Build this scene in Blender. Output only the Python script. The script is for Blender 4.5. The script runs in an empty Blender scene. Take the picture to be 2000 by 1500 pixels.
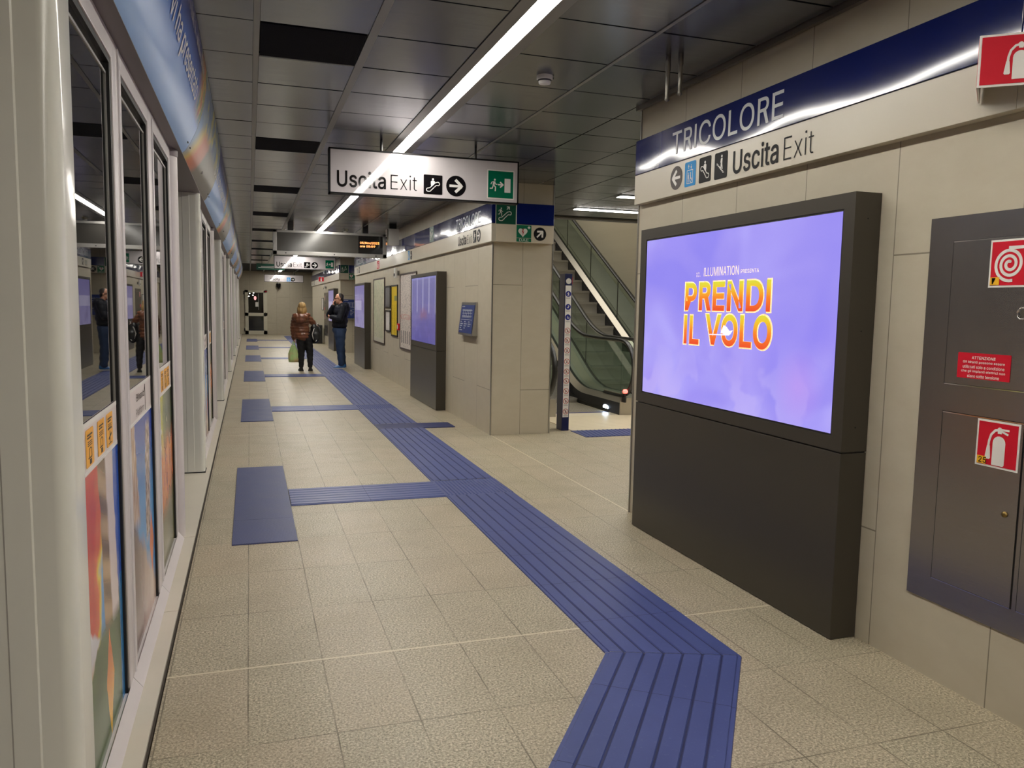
import bpy, bmesh, math, random
from mathutils import Vector, Matrix
random.seed(7)
PI = math.pi
scene = bpy.context.scene
col = scene.collection
CEIL = 3.07

# ------------------------------------------------------------------ camera, world, exposure
cam_d = bpy.data.cameras.new('camera'); cam = bpy.data.objects.new('camera', cam_d); col.objects.link(cam)
cam_d.sensor_width = 36.0; cam_d.lens = 36.0 * 1540.2 / 2000.0; cam_d.clip_start = 0.02; cam_d.clip_end = 200
_y, _p, _r = map(math.radians, (18.431, 5.594, -1.029))
_f = Vector((math.sin(_y) * math.cos(_p), math.cos(_y) * math.cos(_p), -math.sin(_p)))
_rt = Vector((math.cos(_y), -math.sin(_y), 0)); _dn = _f.cross(_rt)
_r2 = _rt * math.cos(_r) + _dn * math.sin(_r); _d2 = -_rt * math.sin(_r) + _dn * math.cos(_r)
mw = Matrix((_r2, -_d2, -_f)).transposed().to_4x4(); mw.translation = Vector((0, 0, 1.58))
cam.matrix_world = mw
scene.camera = cam
scene.view_settings.view_transform = 'Standard'
try: scene.view_settings.look = 'None'
except Exception: pass
scene.view_settings.gamma = 1.0; scene.view_settings.use_curve_mapping = False
scene.view_settings.exposure = 0.0
w = bpy.data.worlds.new('world'); scene.world = w; w.use_nodes = True
w.node_tree.nodes['Background'].inputs[0].default_value = (0.02, 0.02, 0.022, 1)
w.node_tree.nodes['Background'].inputs[1].default_value = 1.0
scene.cycles.max_bounces = 8; scene.cycles.diffuse_bounces = 5; scene.cycles.glossy_bounces = 5
scene.cycles.transparent_max_bounces = 12; scene.cycles.sample_clamp_indirect = 6
scene.cycles.caustics_reflective = False; scene.cycles.caustics_refractive = False
LAMP = 46.0          # radiance of the ceiling strip diffusers
HALL_LAMP = 34.0

def area(name, loc, size, power, rot=(0, 0, 0), color=(1, 1, 1)):
    l = bpy.data.lights.new(name, 'AREA'); l.shape = 'RECTANGLE'; l.size, l.size_y = size; l.energy = power; l.color = color
    o = bpy.data.objects.new(name, l); o.location = loc; o.rotation_euler = rot; col.objects.link(o); return o
# lamps of the escalator shaft overhead (upper level lighting)
area('shaft_lamp', (5.6, 15.5, 6.3), (3.0, 5.0), 150, color=(1, .95, .84))

# ------------------------------------------------------------------ materials
def srgb(r, g, b):
    f = lambda c: (c / 255 / 12.92) if c / 255 <= .04045 else ((c / 255 + .055) / 1.055) ** 2.4
    return (f(r), f(g), f(b), 1)

class X:                     # tiny expression wrapper over shader sockets
    nt = None
    def __init__(s, sock): s.s = sock
    def _m(a, op, b=None, c=None):
        n = X.nt.nodes.new('ShaderNodeMath'); n.operation = op
        for i, v in enumerate((a, b, c)):
            if v is None: continue
            if isinstance(v, X): X.nt.links.new(v.s, n.inputs[i])
            else: n.inputs[i].default_value = v
        return X(n.outputs[0])
    def __add__(a, b): return X._m(a, 'ADD', b)
    __radd__ = __add__
    def __sub__(a, b): return X._m(a, 'SUBTRACT', b)
    def __rsub__(a, b): return X._m(b, 'SUBTRACT', a)
    def __mul__(a, b): return X._m(a, 'MULTIPLY', b)
    __rmul__ = __mul__
    def __truediv__(a, b): return X._m(a, 'DIVIDE', b)
    def __gt__(a, b): return X._m(a, 'GREATER_THAN', b)
    def __lt__(a, b): return X._m(a, 'LESS_THAN', b)
    def op(a, o, b=None): return X._m(a, o, b)
    def clamp(a):
        r = X._m(a, 'ADD', 0.0); r.s.node.use_clamp = True; return r
    def ss(a, lo, hi):       # linear 0..1 step between lo and hi
        n = X.nt.nodes.new('ShaderNodeMapRange'); n.clamp = True
        X.nt.links.new(a.s, n.inputs[0]); n.inputs[1].default_value = lo; n.inputs[2].default_value = hi
        return X(n.outputs[0])
def coords():
    t = X.nt.nodes.new('ShaderNodeTexCoord'); sp = X.nt.nodes.new('ShaderNodeSeparateXYZ')
    X.nt.links.new(t.outputs['Object'], sp.inputs[0])
    return t.outputs['Object'], X(sp.outputs[0]), X(sp.outputs[1]), X(sp.outputs[2])
def noise(vec, scale, detail=2, rough=.5, col_=False, dist=0):
    n = X.nt.nodes.new('ShaderNodeTexNoise'); n.inputs['Scale'].default_value = scale; n.inputs['Detail'].default_value = detail
    n.inputs['Roughness'].default_value = rough; n.inputs['Distortion'].default_value = dist
    if vec is not None: X.nt.links.new(vec, n.inputs['Vector'])
    return X(n.outputs[1 if col_ else 0])
def voro(vec, scale):
    n = X.nt.nodes.new('ShaderNodeTexVoronoi'); n.inputs['Scale'].default_value = scale
    X.nt.links.new(vec, n.inputs['Vector']); return n
def white(vec):
    n = X.nt.nodes.new('ShaderNodeTexWhiteNoise'); X.nt.links.new(vec, n.inputs['Vector']); return X(n.outputs[0])
def comb(x, y, z=0.0):
    n = X.nt.nodes.new('ShaderNodeCombineXYZ')
    for i, v in enumerate((x, y, z)):
        if isinstance(v, X): X.nt.links.new(v.s, n.inputs[i])
        else: n.inputs[i].default_value = v
    return n.outputs[0]
def mix(fac, a, b):
    n = X.nt.nodes.new('ShaderNodeMix'); n.data_type = 'RGBA'
    if isinstance(fac, X): X.nt.links.new(fac.s, n.inputs[0])
    else: n.inputs[0].default_value = fac
    for i, v in ((6, a), (7, b)):
        if isinstance(v, tuple): n.inputs[i].default_value = v
        else: X.nt.links.new(v, n.inputs[i])
    return n.outputs[2]
def ramp(fac, stops, interp='LINEAR'):
    n = X.nt.nodes.new('ShaderNodeValToRGB'); n.color_ramp.interpolation = interp
    el = n.color_ramp.elements
    el[0].position, el[0].color = stops[0]; el[1].position, el[1].color = stops[-1]
    for p, c in stops[1:-1]:
        e = el.new(p); e.color = c
    X.nt.links.new(fac.s, n.inputs[0]); return n.outputs[0]
def bump(height, strength, dist=.002):
    n = X.nt.nodes.new('ShaderNodeBump'); n.inputs['Strength'].default_value = strength; n.inputs['Distance'].default_value = dist
    X.nt.links.new(height.s, n.inputs['Height']); return n.outputs[0]
def new_mat(name):
    m = bpy.data.materials.new(name); m.use_nodes = True; X.nt = m.node_tree
    return m, m.node_tree.nodes['Principled BSDF']
def setc(b, color, rough=None, normal=None):
    if isinstance(color, tuple): b.inputs['Base Color'].default_value = color
    else: X.nt.links.new(color, b.inputs['Base Color'])
    if rough is not None:
        if isinstance(rough, X): X.nt.links.new(rough.s, b.inputs['Roughness'])
        else: b.inputs['Roughness'].default_value = rough
    if normal is not None: X.nt.links.new(normal, b.inputs['Normal'])
def emit(b, color, s):
    if isinstance(color, tuple): b.inputs['Emission Color'].default_value = color
    else: X.nt.links.new(color, b.inputs['Emission Color'])
    b.inputs['Emission Strength'].default_value = s
M = {}
def pm(name, color, rough=.5, metal=0.0, spec=.5, ior=1.5, var=.04, vs=6.0, bmp=0, bs=200, em=None):
    m, b = new_mat(name)
    v, x, y, z = coords()
    c0 = tuple(min(1, c * (1 - var)) for c in color[:3]) + (1,); c1 = tuple(min(1, c * (1 + var)) for c in color[:3]) + (1,)
    setc(b, mix(noise(v, vs, 3), c0, c1), rough, bump(noise(v, bs, 2), bmp, .001) if bmp else None)
    b.inputs['Metallic'].default_value = metal; b.inputs['Specular IOR Level'].default_value = spec; b.inputs['IOR'].default_value = ior
    if em: emit(b, em[0], em[1])
    M[name] = m; return m
pm('frame', srgb(214, 207, 207), .38, 0.15)
pm('frame_edge', srgb(222, 218, 220), .3, 0.1)
pm('column', srgb(222, 221, 212), .16, 0, .6)
pm('threshold', srgb(214, 206, 190), .38, .1)
pm('gasket', srgb(10, 9, 11), .45)
pm('soffit', srgb(110, 100, 104), .4, .3)
pm('dark_gap', srgb(62, 54, 46), .8)
pm('kiosk', srgb(66, 61, 53), .36, .2, bmp=.05, bs=900)
pm('kiosk_dark', srgb(24, 22, 20), .5)
pm('sign_blue', srgb(20, 34, 100), .07, 0, .6)
pm('sign_white', srgb(214, 204, 184), .16, 0, .5)
pm('board_white', srgb(200, 194, 196), .03, 0, .6)
pm('black', srgb(16, 15, 17), .5, 0, .2)
pm('ink_gloss', srgb(16, 15, 17), .05)
pm('green_gloss', srgb(0, 104, 74), .06)
pm('white_gloss', srgb(228, 226, 222), .06)
pm('grey_sign', srgb(96, 90, 88), .5, 0, .2)
pm('white', srgb(232, 228, 222), .4)
pm('letter_silver', srgb(196, 200, 204), .35)
pm('green', srgb(0, 108, 76), .3)
pm('green_dark', srgb(0, 78, 58), .35)
pm('red', srgb(206, 26, 46), .55, 0, .2)
pm('yellow', srgb(246, 186, 40), .4)
pm('lift_blue', srgb(60, 150, 215), .5, 0, .2)
pm('steel', srgb(172, 170, 166), .28, .9, bmp=.02)
pm('steel_bright', srgb(176, 170, 158), .34, .85)
pm('landing', srgb(226, 214, 188), .4, .25)
pm('chrome', srgb(210, 208, 204), .12, 1.0)
pm('brass', srgb(150, 125, 75), .3, .9)
pm('alu', srgb(168, 166, 162), .35, .6)
pm('led_black', srgb(26, 24, 24), .12, 0, .6)
pm('led_screen', srgb(70, 68, 64), .14, 0, .6)
pm('plastic_white', srgb(214, 212, 206), .4)
pm('rubber', srgb(14, 13, 13), .42)
pm('vent', srgb(17, 17, 24), .8, 0, .1)
pm('totem_blue', srgb(12, 22, 70), .35)
pm('pict_blue', srgb(30, 38, 130), .35)
pm('pict_red', srgb(176, 30, 34), .4)
pm('pict_grey', srgb(150, 148, 146), .5)
pm('door_frame', srgb(206, 200, 180), .4)
pm('skin', srgb(206, 150, 124), .5, vs=30)
pm('hair_blonde', srgb(166, 134, 84), .5, var=.35, vs=60)
pm('hair_dark', srgb(34, 26, 22), .5, var=.3, vs=80)
pm('coat_brown', srgb(116, 70, 48), .28, 0, .6, var=.2, vs=14)
pm('jacket_navy', srgb(15, 18, 30), .65, 0, .3, var=.2, vs=14)
pm('trousers_black', srgb(15, 14, 16), .7)
pm('jeans', srgb(38, 58, 92), .75, var=.25, vs=12)
pm('shoe_black', srgb(16, 15, 15), .5)
pm('shoe_blue', srgb(30, 88, 148), .5, var=.2)
pm('sole_white', srgb(220, 218, 212), .5)
pm('bag_black', srgb(14, 14, 16), .42, var=.3)
pm('strap_grey', srgb(186, 184, 180), .4)
pm('panel_lilac', srgb(226, 214, 210), .3, 0, .5)
pm('label_orange', srgb(246, 178, 62), .4)
pm('ink', srgb(70, 58, 52), .5)
pm('wall_dark', srgb(70, 66, 58), .7)
pm('tunnel', srgb(18, 18, 20), .8)
pm('deck_dark', srgb(52, 52, 54), .32, .7)
pm('skirt', srgb(58, 58, 62), .35, .6)
pm('step_metal', srgb(150, 144, 134), .45, .4)
pm('poster_frame', srgb(58, 40, 36), .4)
pm('poster_frame_dark', srgb(34, 31, 30), .4)
pm('bin_dark', srgb(48, 46, 44), .45, .3)
pm('trim_metal', srgb(120, 116, 108), .3, .8)
pm('lens', srgb(12, 12, 14), .08)

def glow(name, color, s):
    m, b = new_mat(name); setc(b, (0.8, 0.8, 0.8, 1), .4); emit(b, color, s); M[name] = m
glow('lamp', (1.0, .955, .87, 1), LAMP)
glow('hall_lamp', (1.0, .96, .88, 1), HALL_LAMP)
glow('led_orange', srgb(255, 150, 30), 2.2)
glow('led_blue', (.62, .78, 1, 1), 30)
glow('red_lamp', srgb(255, 60, 50), 3.0)
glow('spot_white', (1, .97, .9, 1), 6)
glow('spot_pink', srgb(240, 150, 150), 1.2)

# granite floor with narrow joints
m, b = new_mat('floor'); v, x, y, z = coords()
tx = (x + .027) / .3145; ty = (y - .288) / .636
fx = tx.op('FRACT'); fy = ty.op('FRACT')
jx = (fx - .5).op('ABSOLUTE').ss(.488, .495); jy = (fy - .5).op('ABSOLUTE').ss(.494, .4975)
cell = comb(tx.op('FLOOR'), ty.op('FLOOR'), 1.0)
tile = white(cell)
sp = noise(v, 105, 5, .8); sp2 = noise(v, 48, 4, .75); big = noise(v, 2.2, 4, .6)
c = ramp(sp, [(.36, srgb(66, 62, 52)), (.44, srgb(138, 131, 110)), (.53, srgb(178, 168, 143)), (.63, srgb(222, 212, 188))])
c = mix(sp2.ss(.52, .78) * .45, c, srgb(182, 160, 136))
c = mix(sp2.ss(.45, .25) * .55, c, srgb(106, 96, 76))
c = mix(tile * .2, c, srgb(186, 164, 142))
c = mix(big.ss(.45, .75) * .3, c, srgb(128, 118, 96))
gap = noise(v, 3.0, 2)
jw = jx.op('MAXIMUM', jy) * gap.ss(.25, .6)
c = mix(jw * .85, c, srgb(92, 84, 66))
wl = ((y - 3.468).op('ABSOLUTE') < .006).op('MAXIMUM', (y - 9.828).op('ABSOLUTE') < .006)
wl = wl * (x < 2.8)
wl2 = ((x - 2.80).op('ABSOLUTE') < .006)
c = mix(wl.op('MAXIMUM', wl2), c, srgb(206, 196, 170))
st = voro(v, 1.35); std = X(st.outputs['Distance'])
stain = std.ss(.045, .02) * noise(v, 40, 2).ss(.42, .55)
c = mix(stain * .55, c, srgb(88, 74, 56))
setc(b, c, noise(v, 5, 3) * .2 + .34, bump(sp - jw * 1.5, .25, .0012)); b.inputs['Specular IOR Level'].default_value = .4
M['floor'] = m

# beige ceramic wall cladding
def wall_mat(name, axis, off):
    m, b = new_mat(name); v, x, y, z = coords()
    a = (x, y)[axis]
    u = (a - off) / .63; fu = u.op('FRACT'); jv = (fu - .5).op('ABSOLUTE').ss(.4945, .4975)
    par = (u.op('FLOOR') * .5).op('FRACT') > .25
    zj = par * 1.29 + .555
    jh = ((z - zj).op('ABSOLUTE') < .0035)
    jt = jv.op('MAXIMUM', jh)
    cell = comb(u.op('FLOOR'), (z > zj), 2.0)
    str_ = noise(comb(a * 1.0, z * 1.6, 0), 5, 4, .6); cl = noise(v, 1.6, 3, .6)
    c = mix(str_.ss(.25, .75), srgb(186, 177, 156), srgb(194, 186, 166))
    c = mix(cl.ss(.4, .8) * .3, c, srgb(192, 178, 160))
    c = mix(white(cell) * .12, c, srgb(160, 151, 131))
    spots = X(voro(v, 2.1).outputs['Distance']).ss(.018, .008)
    c = mix(spots * .3, c, srgb(112, 104, 92))
    c = mix(jt * .68, c, srgb(84, 76, 62))
    setc(b, c, .42, bump(noise(v, 60, 3) * .15 - jt, .3, .0015)); b.inputs['Specular IOR Level'].default_value = .35
    M[name] = m
wall_mat('wall', 1, 5.43); wall_mat('wall_face', 0, 3.175)

# tactile rubber
def rubber_mat(name, ca, cb, pim=0):
    m, b = new_mat(name); v, x, y, z = coords()
    n1 = noise(v, 3.5, 4, .6); n2 = noise(v, 60, 3, .6)
    c = mix(n1.ss(.35, .7), ca, cb); c = mix(n2.ss(.62, .8) * .35, c, srgb(120, 124, 158))
    h = n2 * .2
    if pim:
        gx = (x * pim * 2 * PI).op('SINE'); gy = (y * pim * 2 * PI).op('SINE')
        h = h + gx * gy * .5
    setc(b, c, n1 * .2 + .34, bump(h, .35, .002)); b.inputs['Specular IOR Level'].default_value = .45
    M[name] = m
rubber_mat('tactile', srgb(58, 70, 124), srgb(68, 80, 136))
rubber_mat('tactile_dimple', srgb(60, 70, 120), srgb(70, 80, 132), 28)
rubber_mat('tactile_pad', srgb(62, 70, 114), srgb(72, 80, 126), 50)
rubber_mat('tactile_dark', srgb(26, 36, 88), srgb(32, 42, 98))
pm('groove', srgb(20, 28, 74), .6)

# glossy grey metal ceiling
m, b = new_mat('ceiling'); v, x, y, z = coords()
n1 = noise(v, 1.1, 3, .5); n2 = noise(comb(x * .4, y * 6.0, 0), 6, 3)
c = mix(n1.ss(.3, .7), srgb(112, 116, 124), srgb(132, 136, 142))
c = mix(n2.ss(.4, .8) * .25, c, srgb(108, 112, 120))
setc(b, c, n2 * .1 + .17, bump(n1 * .6 + noise(v, 4.5, 2) * .25, .25, .01)); b.inputs['Metallic'].default_value = .85
M['ceiling'] = m
pm('ceiling_rail', srgb(134, 134, 132), .38, .6)

# dark platform glass: black tunnel behind, mirror at a glancing angle
m, b = new_mat('dark_glass'); v, x, y, z = coords()
setc(b, mix(noise(v, 3, 2), (.004, .004, .004, 1), (.007, .007, .007, 1)), .012); b.inputs['IOR'].default_value = 2.1; b.inputs['Specular IOR Level'].default_value = .5
M['dark_glass'] = m
# clear greenish glass
m, b = new_mat('clear_glass'); nt = m.node_tree
tr = nt.nodes.new('ShaderNodeBsdfTransparent'); tr.inputs[0].default_value = (.80, .86, .82, 1)
gl = nt.nodes.new('ShaderNodeBsdfGlossy'); gl.inputs['Roughness'].default_value = .01; gl.inputs[0].default_value = (.8, .88, .82, 1)
fr = nt.nodes.new('ShaderNodeFresnel'); fr.inputs[0].default_value = 1.5
ms = nt.nodes.new('ShaderNodeMixShader'); geo = nt.nodes.new('ShaderNodeNewGeometry'); mm = nt.nodes.new('ShaderNodeMath'); mm.operation = 'SUBTRACT'; mm.inputs[0].default_value = 1; nt.links.new(geo.outputs['Backfacing'], mm.inputs[1]); m2 = nt.nodes.new('ShaderNodeMath'); m2.operation = 'MULTIPLY'; nt.links.new(fr.outputs[0], m2.inputs[0]); nt.links.new(mm.outputs[0], m2.inputs[1]); nt.links.new(m2.outputs[0], ms.inputs[0]); nt.links.new(tr.outputs[0], ms.inputs[1]); nt.links.new(gl.outputs[0], ms.inputs[2])
nt.links.new(ms.outputs[0], nt.nodes['Material Output'].inputs[0]); nt.nodes.remove(b); M['clear_glass'] = m

# wavy glossy panels of the station name band
def band_mat(name, color, rough):
    m, b = new_mat(name); v, x, y, z = coords()
    setc(b, mix(noise(v, 3, 2), tuple(c * .95 for c in color[:3]) + (1,), color), rough,
         bump((noise(comb(0.0, y, 0.0), 1.1, 1, .3) - .47) * (z - .214) * .15 + noise(comb(0.0, y, z), 1.4, 1) * .012, 1.0, 1.0))
    b.inputs['Specular IOR Level'].default_value = .6; M[name] = m
band_mat('band_blue', srgb(18, 30, 92), .10); band_mat('band_white', srgb(206, 198, 180), .30)

# brushed steel of the hydrant cabinets (horizontal brushing)
m, b = new_mat('brushed'); v, x, y, z = coords()
n = noise(comb(x, y * .8, z * 40), 9, 4, .6)
setc(b, mix(n, srgb(140, 136, 134), srgb(162, 158, 154)), n * .06 + .22, bump(n, .05, .002)); b.inputs['Metallic'].default_value = .95
M['brushed'] = m

# screen pictures (they give off light)
def screen_mat(name, fn, s):
    m, b = new_mat(name); v, x, y, z = coords(); setc(b, (.01, .01, .012, 1), .12)
    emit(b, fn(v, x, y, z), s); M[name] = m
def sky_pic(v, x, y, z):
    cl = noise(comb(x, y * 1.0, z * 1.2), 1.7, 2, .35, dist=.6); cl2 = noise(comb(x + 3.1, y, z), 3.2, 3, .4, dist=.4)
    c = ramp(cl, [(.3, srgb(146, 136, 240)), (.46, srgb(160, 148, 242)), (.6, srgb(174, 164, 248)), (.75, srgb(190, 178, 248))])
    low = z.ss(1.45, .95)
    puff = cl2.ss(.5, .56) * low
    c = mix(puff * .75, c, srgb(190, 176, 246))
    c = mix(noise(v, 1.1, 1).ss(.55, .75) * .4, c, srgb(146, 128, 246))
    pink = ((y - 3.33) * (y - 3.33) + (z - 1.2) * (z - 1.2)).op('SQRT').ss(.2, .02)
    return mix(pink * .35, c, srgb(206, 150, 238))
screen_mat('screen_sky', sky_pic, 1.0)
def room_pic(v, x, y, z):
    c = mix(z.ss(.0, 1.1), srgb(96, 90, 158), srgb(126, 122, 172))
    bars = ((y * 2.2).op('FRACT') - .5).op('ABSOLUTE').ss(.40, .44) * z.ss(.45, .5)
    c = mix(bars * .8, c, srgb(176, 172, 208))
    c = mix(z.ss(1.0, 1.02) * .5, c, srgb(150, 150, 222))
    blob = (y * y * 2.2 + (z - .46) * (z - .46) * 16.0).op('SQRT') + noise(v, 6, 3, .6, dist=.6) * .9
    c = mix(blob.ss(.95, .6) * .5, c, mix(noise(v, 16, 3), srgb(156, 78, 100), srgb(120, 96, 110)))
    return mix(noise(v, 7, 3).ss(.5, .8) * .35, c, srgb(130, 122, 214))
screen_mat('screen_room', room_pic, .8)
def pale_pic(v, x, y, z):
    c = mix(z.ss(.0, 1.1), srgb(150, 142, 186), srgb(120, 112, 168))
    c = mix(((z - .55).op('ABSOLUTE') < .12) * (y > -.4) * .6, c, srgb(196, 190, 214))
    return mix(noise(v, 3, 3).ss(.5, .7) * .5, c, srgb(96, 84, 132))
screen_mat('screen_pale', pale_pic, .8)
m, b = new_mat('title'); v, x, y, z = coords(); setc(b, (.01, .01, .01, 1), .3)
def trow(lo, hi): return ramp(z.ss(lo, hi), [(0, srgb(236, 72, 34)), (.45, srgb(248, 130, 30)), (.8, srgb(240, 200, 40)), (1, srgb(222, 222, 60))])
emit(b, mix(z > 1.57, trow(1.37, 1.56), trow(1.575, 1.75)), 1.0); M['title'] = m
glow('title_halo', srgb(246, 190, 84), .85); glow('title_small', srgb(204, 168, 150), .9); glow('screen_bird', srgb(214, 206, 250), 1.0)

# printed films on the platform screens: loose colour shapes only
def film(name, fn, rough=.22):
    m, b = new_mat(name); v, x, y, z = coords(); setc(b, fn(v, x, y, z), rough); b.inputs['Specular IOR Level'].default_value = .4; M[name] = m
def film_a(v, x, y, z):
    # y runs along the pane (0..0.86), z up (0..1.0)
    d = y - (z - .7) * .25 + noise(v, 4.5, 2, .5, dist=.3) * .26
    c = ramp(d, [(.46, srgb(208, 50, 38)), (.54, srgb(228, 92, 44)), (.575, srgb(244, 212, 66)), (.62, srgb(86, 160, 220)), (.85, srgb(44, 92, 190))])
    g = z + noise(v, 3, 2) * .10 + y * -.1
    c = mix(g.ss(.46, .40), c, ramp(noise(comb(x, y * 3, z), 2.5, 2), [(.3, srgb(56, 78, 42)), (.7, srgb(84, 116, 60))]))
    wx = y - .64 + (z - .7) * .10 + noise(v, 9, 1) * .05
    wing = wx.op('ABSOLUTE').ss(.15, .135) * z.ss(.36, .42)
    c = mix(wing, c, mix(wx.ss(-.02, .01), mix(((z * 42 + y * 14).op('SINE')).ss(-.9, .9), srgb(112, 80, 56), srgb(188, 154, 116)), srgb(222, 206, 204)))
    c = mix(((y - .16).op('ABSOLUTE') * .7 + (z - .42).op('ABSOLUTE') * 1.5 + noise(v, 10, 2) * .10).ss(.22, .19), c, ramp(z.ss(.34, .48), [(0, srgb(196, 160, 118)), (.4, srgb(210, 206, 212)), (1, srgb(222, 220, 226))]))
    o = ((y - .56).op('ABSOLUTE') * 1.3 + (z - .20).op('ABSOLUTE') * .5 + noise(v, 8, 1) * .05).ss(.135, .12)
    c = mix(o, c, ramp(z.ss(.05, .3), [(0, srgb(240, 186, 56)), (1, srgb(222, 112, 44))]))
    return mix((y > .80) * (z < .5) * .8, c, srgb(46, 130, 200))
def film_b(v, x, y, z):
    c = ramp(z + noise(v, 2, 2) * .2, [(.15, srgb(96, 150, 206)), (.7, srgb(90, 156, 214)), (1.1, srgb(40, 72, 170))])
    t = ((y - .2 + (z - .6) * .25).op('ABSOLUTE') + noise(v, 14, 2) * .08).ss(.17, .13) * z.ss(.5, .58)
    c = mix(t, c, ramp(noise(comb(x, y * 8, z * 2), 4, 3), [(.4, srgb(170, 126, 96)), (.6, srgb(214, 190, 170))]))
    t2 = ((y - .62 - (z - .6) * .1).op('ABSOLUTE') + noise(v, 16, 2) * .07).ss(.13, .1) * z.ss(.36, .42) * z.ss(.98, .92)
    c = mix(t2, c, ramp(noise(comb(x, y * 8, z * 3), 5, 3), [(.4, srgb(112, 78, 62)), (.6, srgb(220, 202, 190))]))
    bd = (z * .8 + y * .5 + noise(v, 6, 2) * .12).ss(.62, .56)
    c = mix(bd, c, ramp(y + noise(v, 7, 2) * .2, [(.3, srgb(104, 76, 70)), (.55, srgb(176, 150, 140)), (.8, srgb(210, 186, 170))]))
    return mix(((y - .72).op('ABSOLUTE') + (z - .33).op('ABSOLUTE') * .5).ss(.09, .07), c, srgb(226, 120, 70))
def film_c(v, x, y, z):
    c = ramp(y + noise(v, 3, 2) * .5, [(.2, srgb(70, 128, 190)), (.42, srgb(196, 190, 60)), (.6, srgb(96, 112, 60)), (.95, srgb(66, 76, 44))])
    c = mix((z + noise(v, 5, 2) * .25).ss(.9, .75), c, ramp(noise(v, 6, 3), [(.3, srgb(190, 86, 56)), (.5, srgb(226, 140, 70)), (.7, srgb(196, 104, 84))]))
    c = mix((z + noise(v, 5, 2) * .2 - y * .2).ss(.42, .3), c, ramp(noise(v, 4, 2), [(.3, srgb(84, 90, 50)), (.7, srgb(116, 108, 62))]))
    sp_ = X(voro(v, 9).outputs['Distance']).ss(.2, .12) * z.ss(.55, .6) * z.ss(.95, .9)
    return mix(sp_ * .9, c, srgb(240, 226, 204))
film('film_a', film_a); film('film_b', film_b); film('film_c', film_c)
def head_sky(v, x, y, z):
    a = (z + noise(v, 1.3, 2) * .12)
    c = ramp(a.ss(0.0, .60), [(0, srgb(158, 198, 244)), (.34, srgb(138, 178, 240)), (.56, srgb(66, 120, 214)), (.8, srgb(26, 48, 142)), (1, srgb(26, 32, 108))])
    e = (y + noise(v, 4, 2) * .25).ss(2.55, 2.85) * z.ss(.16, .24)
    c = mix(e * .9, c, ramp(noise(v, 7, 3), [(.35, srgb(196, 84, 60)), (.5, srgb(232, 196, 70)), (.62, srgb(92, 150, 96)), (.75, srgb(150, 182, 214))]))
    return c
def head_door(v, x, y, z):
    d = y - z * 1.5 + noise(v, 2.5, 2) * .25
    c = ramp(d.ss(0, 2.4), [(0, srgb(126, 164, 206)), (.12, srgb(214, 186, 88)), (.2, srgb(214, 120, 78)), (.34, srgb(196, 122, 96)), (.4, srgb(126, 122, 108)), (1, srgb(118, 114, 102))])
    t = z.ss(.22, .3)
    c = mix(t, c, ramp(noise(comb(x, y * 2, z * 3), 2.2, 3), [(.3, srgb(96, 128, 178)), (.5, srgb(150, 170, 190)), (.62, srgb(214, 204, 110)), (.72, srgb(190, 196, 206))]))
    return c
film('header_sky', head_sky, .3); film('header_door', head_door, .32)

# printed posters
def map_green(v, x, y, z):
    c = mix(noise(v, 3, 4).ss(.35, .65), srgb(214, 208, 184), srgb(196, 200, 170))
    ln = ((noise(v, 4, 2) * 7).op('FRACT') - .5).op('ABSOLUTE').ss(.36, .46)
    c = mix(ln * .6, c, srgb(150, 150, 128)); c = mix((y * y * 3 + (z - .8) * (z - .8)).op('SQRT').ss(.75, .2) * noise(v, 12, 3).ss(.4, .6) * .6, c, srgb(132, 150, 112)); return mix((z < .12) * .6, c, srgb(206, 200, 190))
film('map_green', map_green, .35)
def map_white(v, x, y, z):
    c = srgb(222, 212, 204)
    ln = ((noise(comb(x, y, z), 3.2, 2) * 8).op('FRACT') - .5).op('ABSOLUTE').ss(.445, .49)
    c = mix(ln * .7, c, srgb(120, 112, 120)); tx_ = (noise(comb(x, y * 4, z * 14), 4, 2)).ss(.54, .62)
    c = mix(tx_ * .6, c, srgb(110, 104, 104)); c = mix((z < .36) * (z > .12) * (((y * 5.0).op('FRACT')) < .45) * .75, c, srgb(60, 56, 58)); red_ = ((z - .62).op('ABSOLUTE') < .05) * noise(v, 20, 1).ss(.5, .56)
    return mix(red_ * .6, c, srgb(200, 70, 70))
film('map_white', map_white, .35)
def timetable(v, x, y, z):
    c = srgb(232, 200, 18); tx_ = noise(comb(x, y * 7, z * 16), 4, 2).ss(.5, .58) * (((y * 4.2).op('FRACT')) < .55) * (z < .64)
    c = mix((z > .72) * (z < .82) * (y < -.36) * .8, c, srgb(96, 120, 90))
    return mix(tx_ * .75, c, srgb(84, 74, 20))
film('timetable', timetable, .35)
def notice(v, x, y, z):
    c = srgb(224, 218, 214); bl = X(voro(v, 5).outputs['Distance']).ss(.16, .12) * (z < .32)
    tx_ = noise(comb(x, y * 6, z * 36), 4, 2).ss(.58, .64) * (z > .3)
    return mix(bl.op('MAXIMUM', tx_ * .7), c, srgb(46, 44, 48))
film('notice', notice, .35)
pm('blank_grey', srgb(124, 124, 126), .25)
def blue_map(v, x, y, z):
    c = mix(noise(v, 4, 2), srgb(34, 54, 118), srgb(42, 62, 128))
    return c
film('blue_map', blue_map, .3)
# carrier bag, thin and slightly see-through
m, b = new_mat('carrier'); v, x, y, z = coords()
c = mix(noise(v, 9, 3).ss(.4, .62) * z.ss(.32, .05), srgb(206, 238, 160), srgb(236, 204, 150)); c = mix(z.ss(.08, .0) * .3, c, srgb(160, 178, 110))
setc(b, c, .3); b.inputs['Transmission Weight'].default_value = .15; b.inputs['Subsurface Weight'].default_value = .0; M['carrier'] = m
# view through the end door: night street
m, b = new_mat('door_glass'); v, x, y, z = coords()
setc(b, (.006, .006, .006, 1), .04); M['door_glass'] = m

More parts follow.
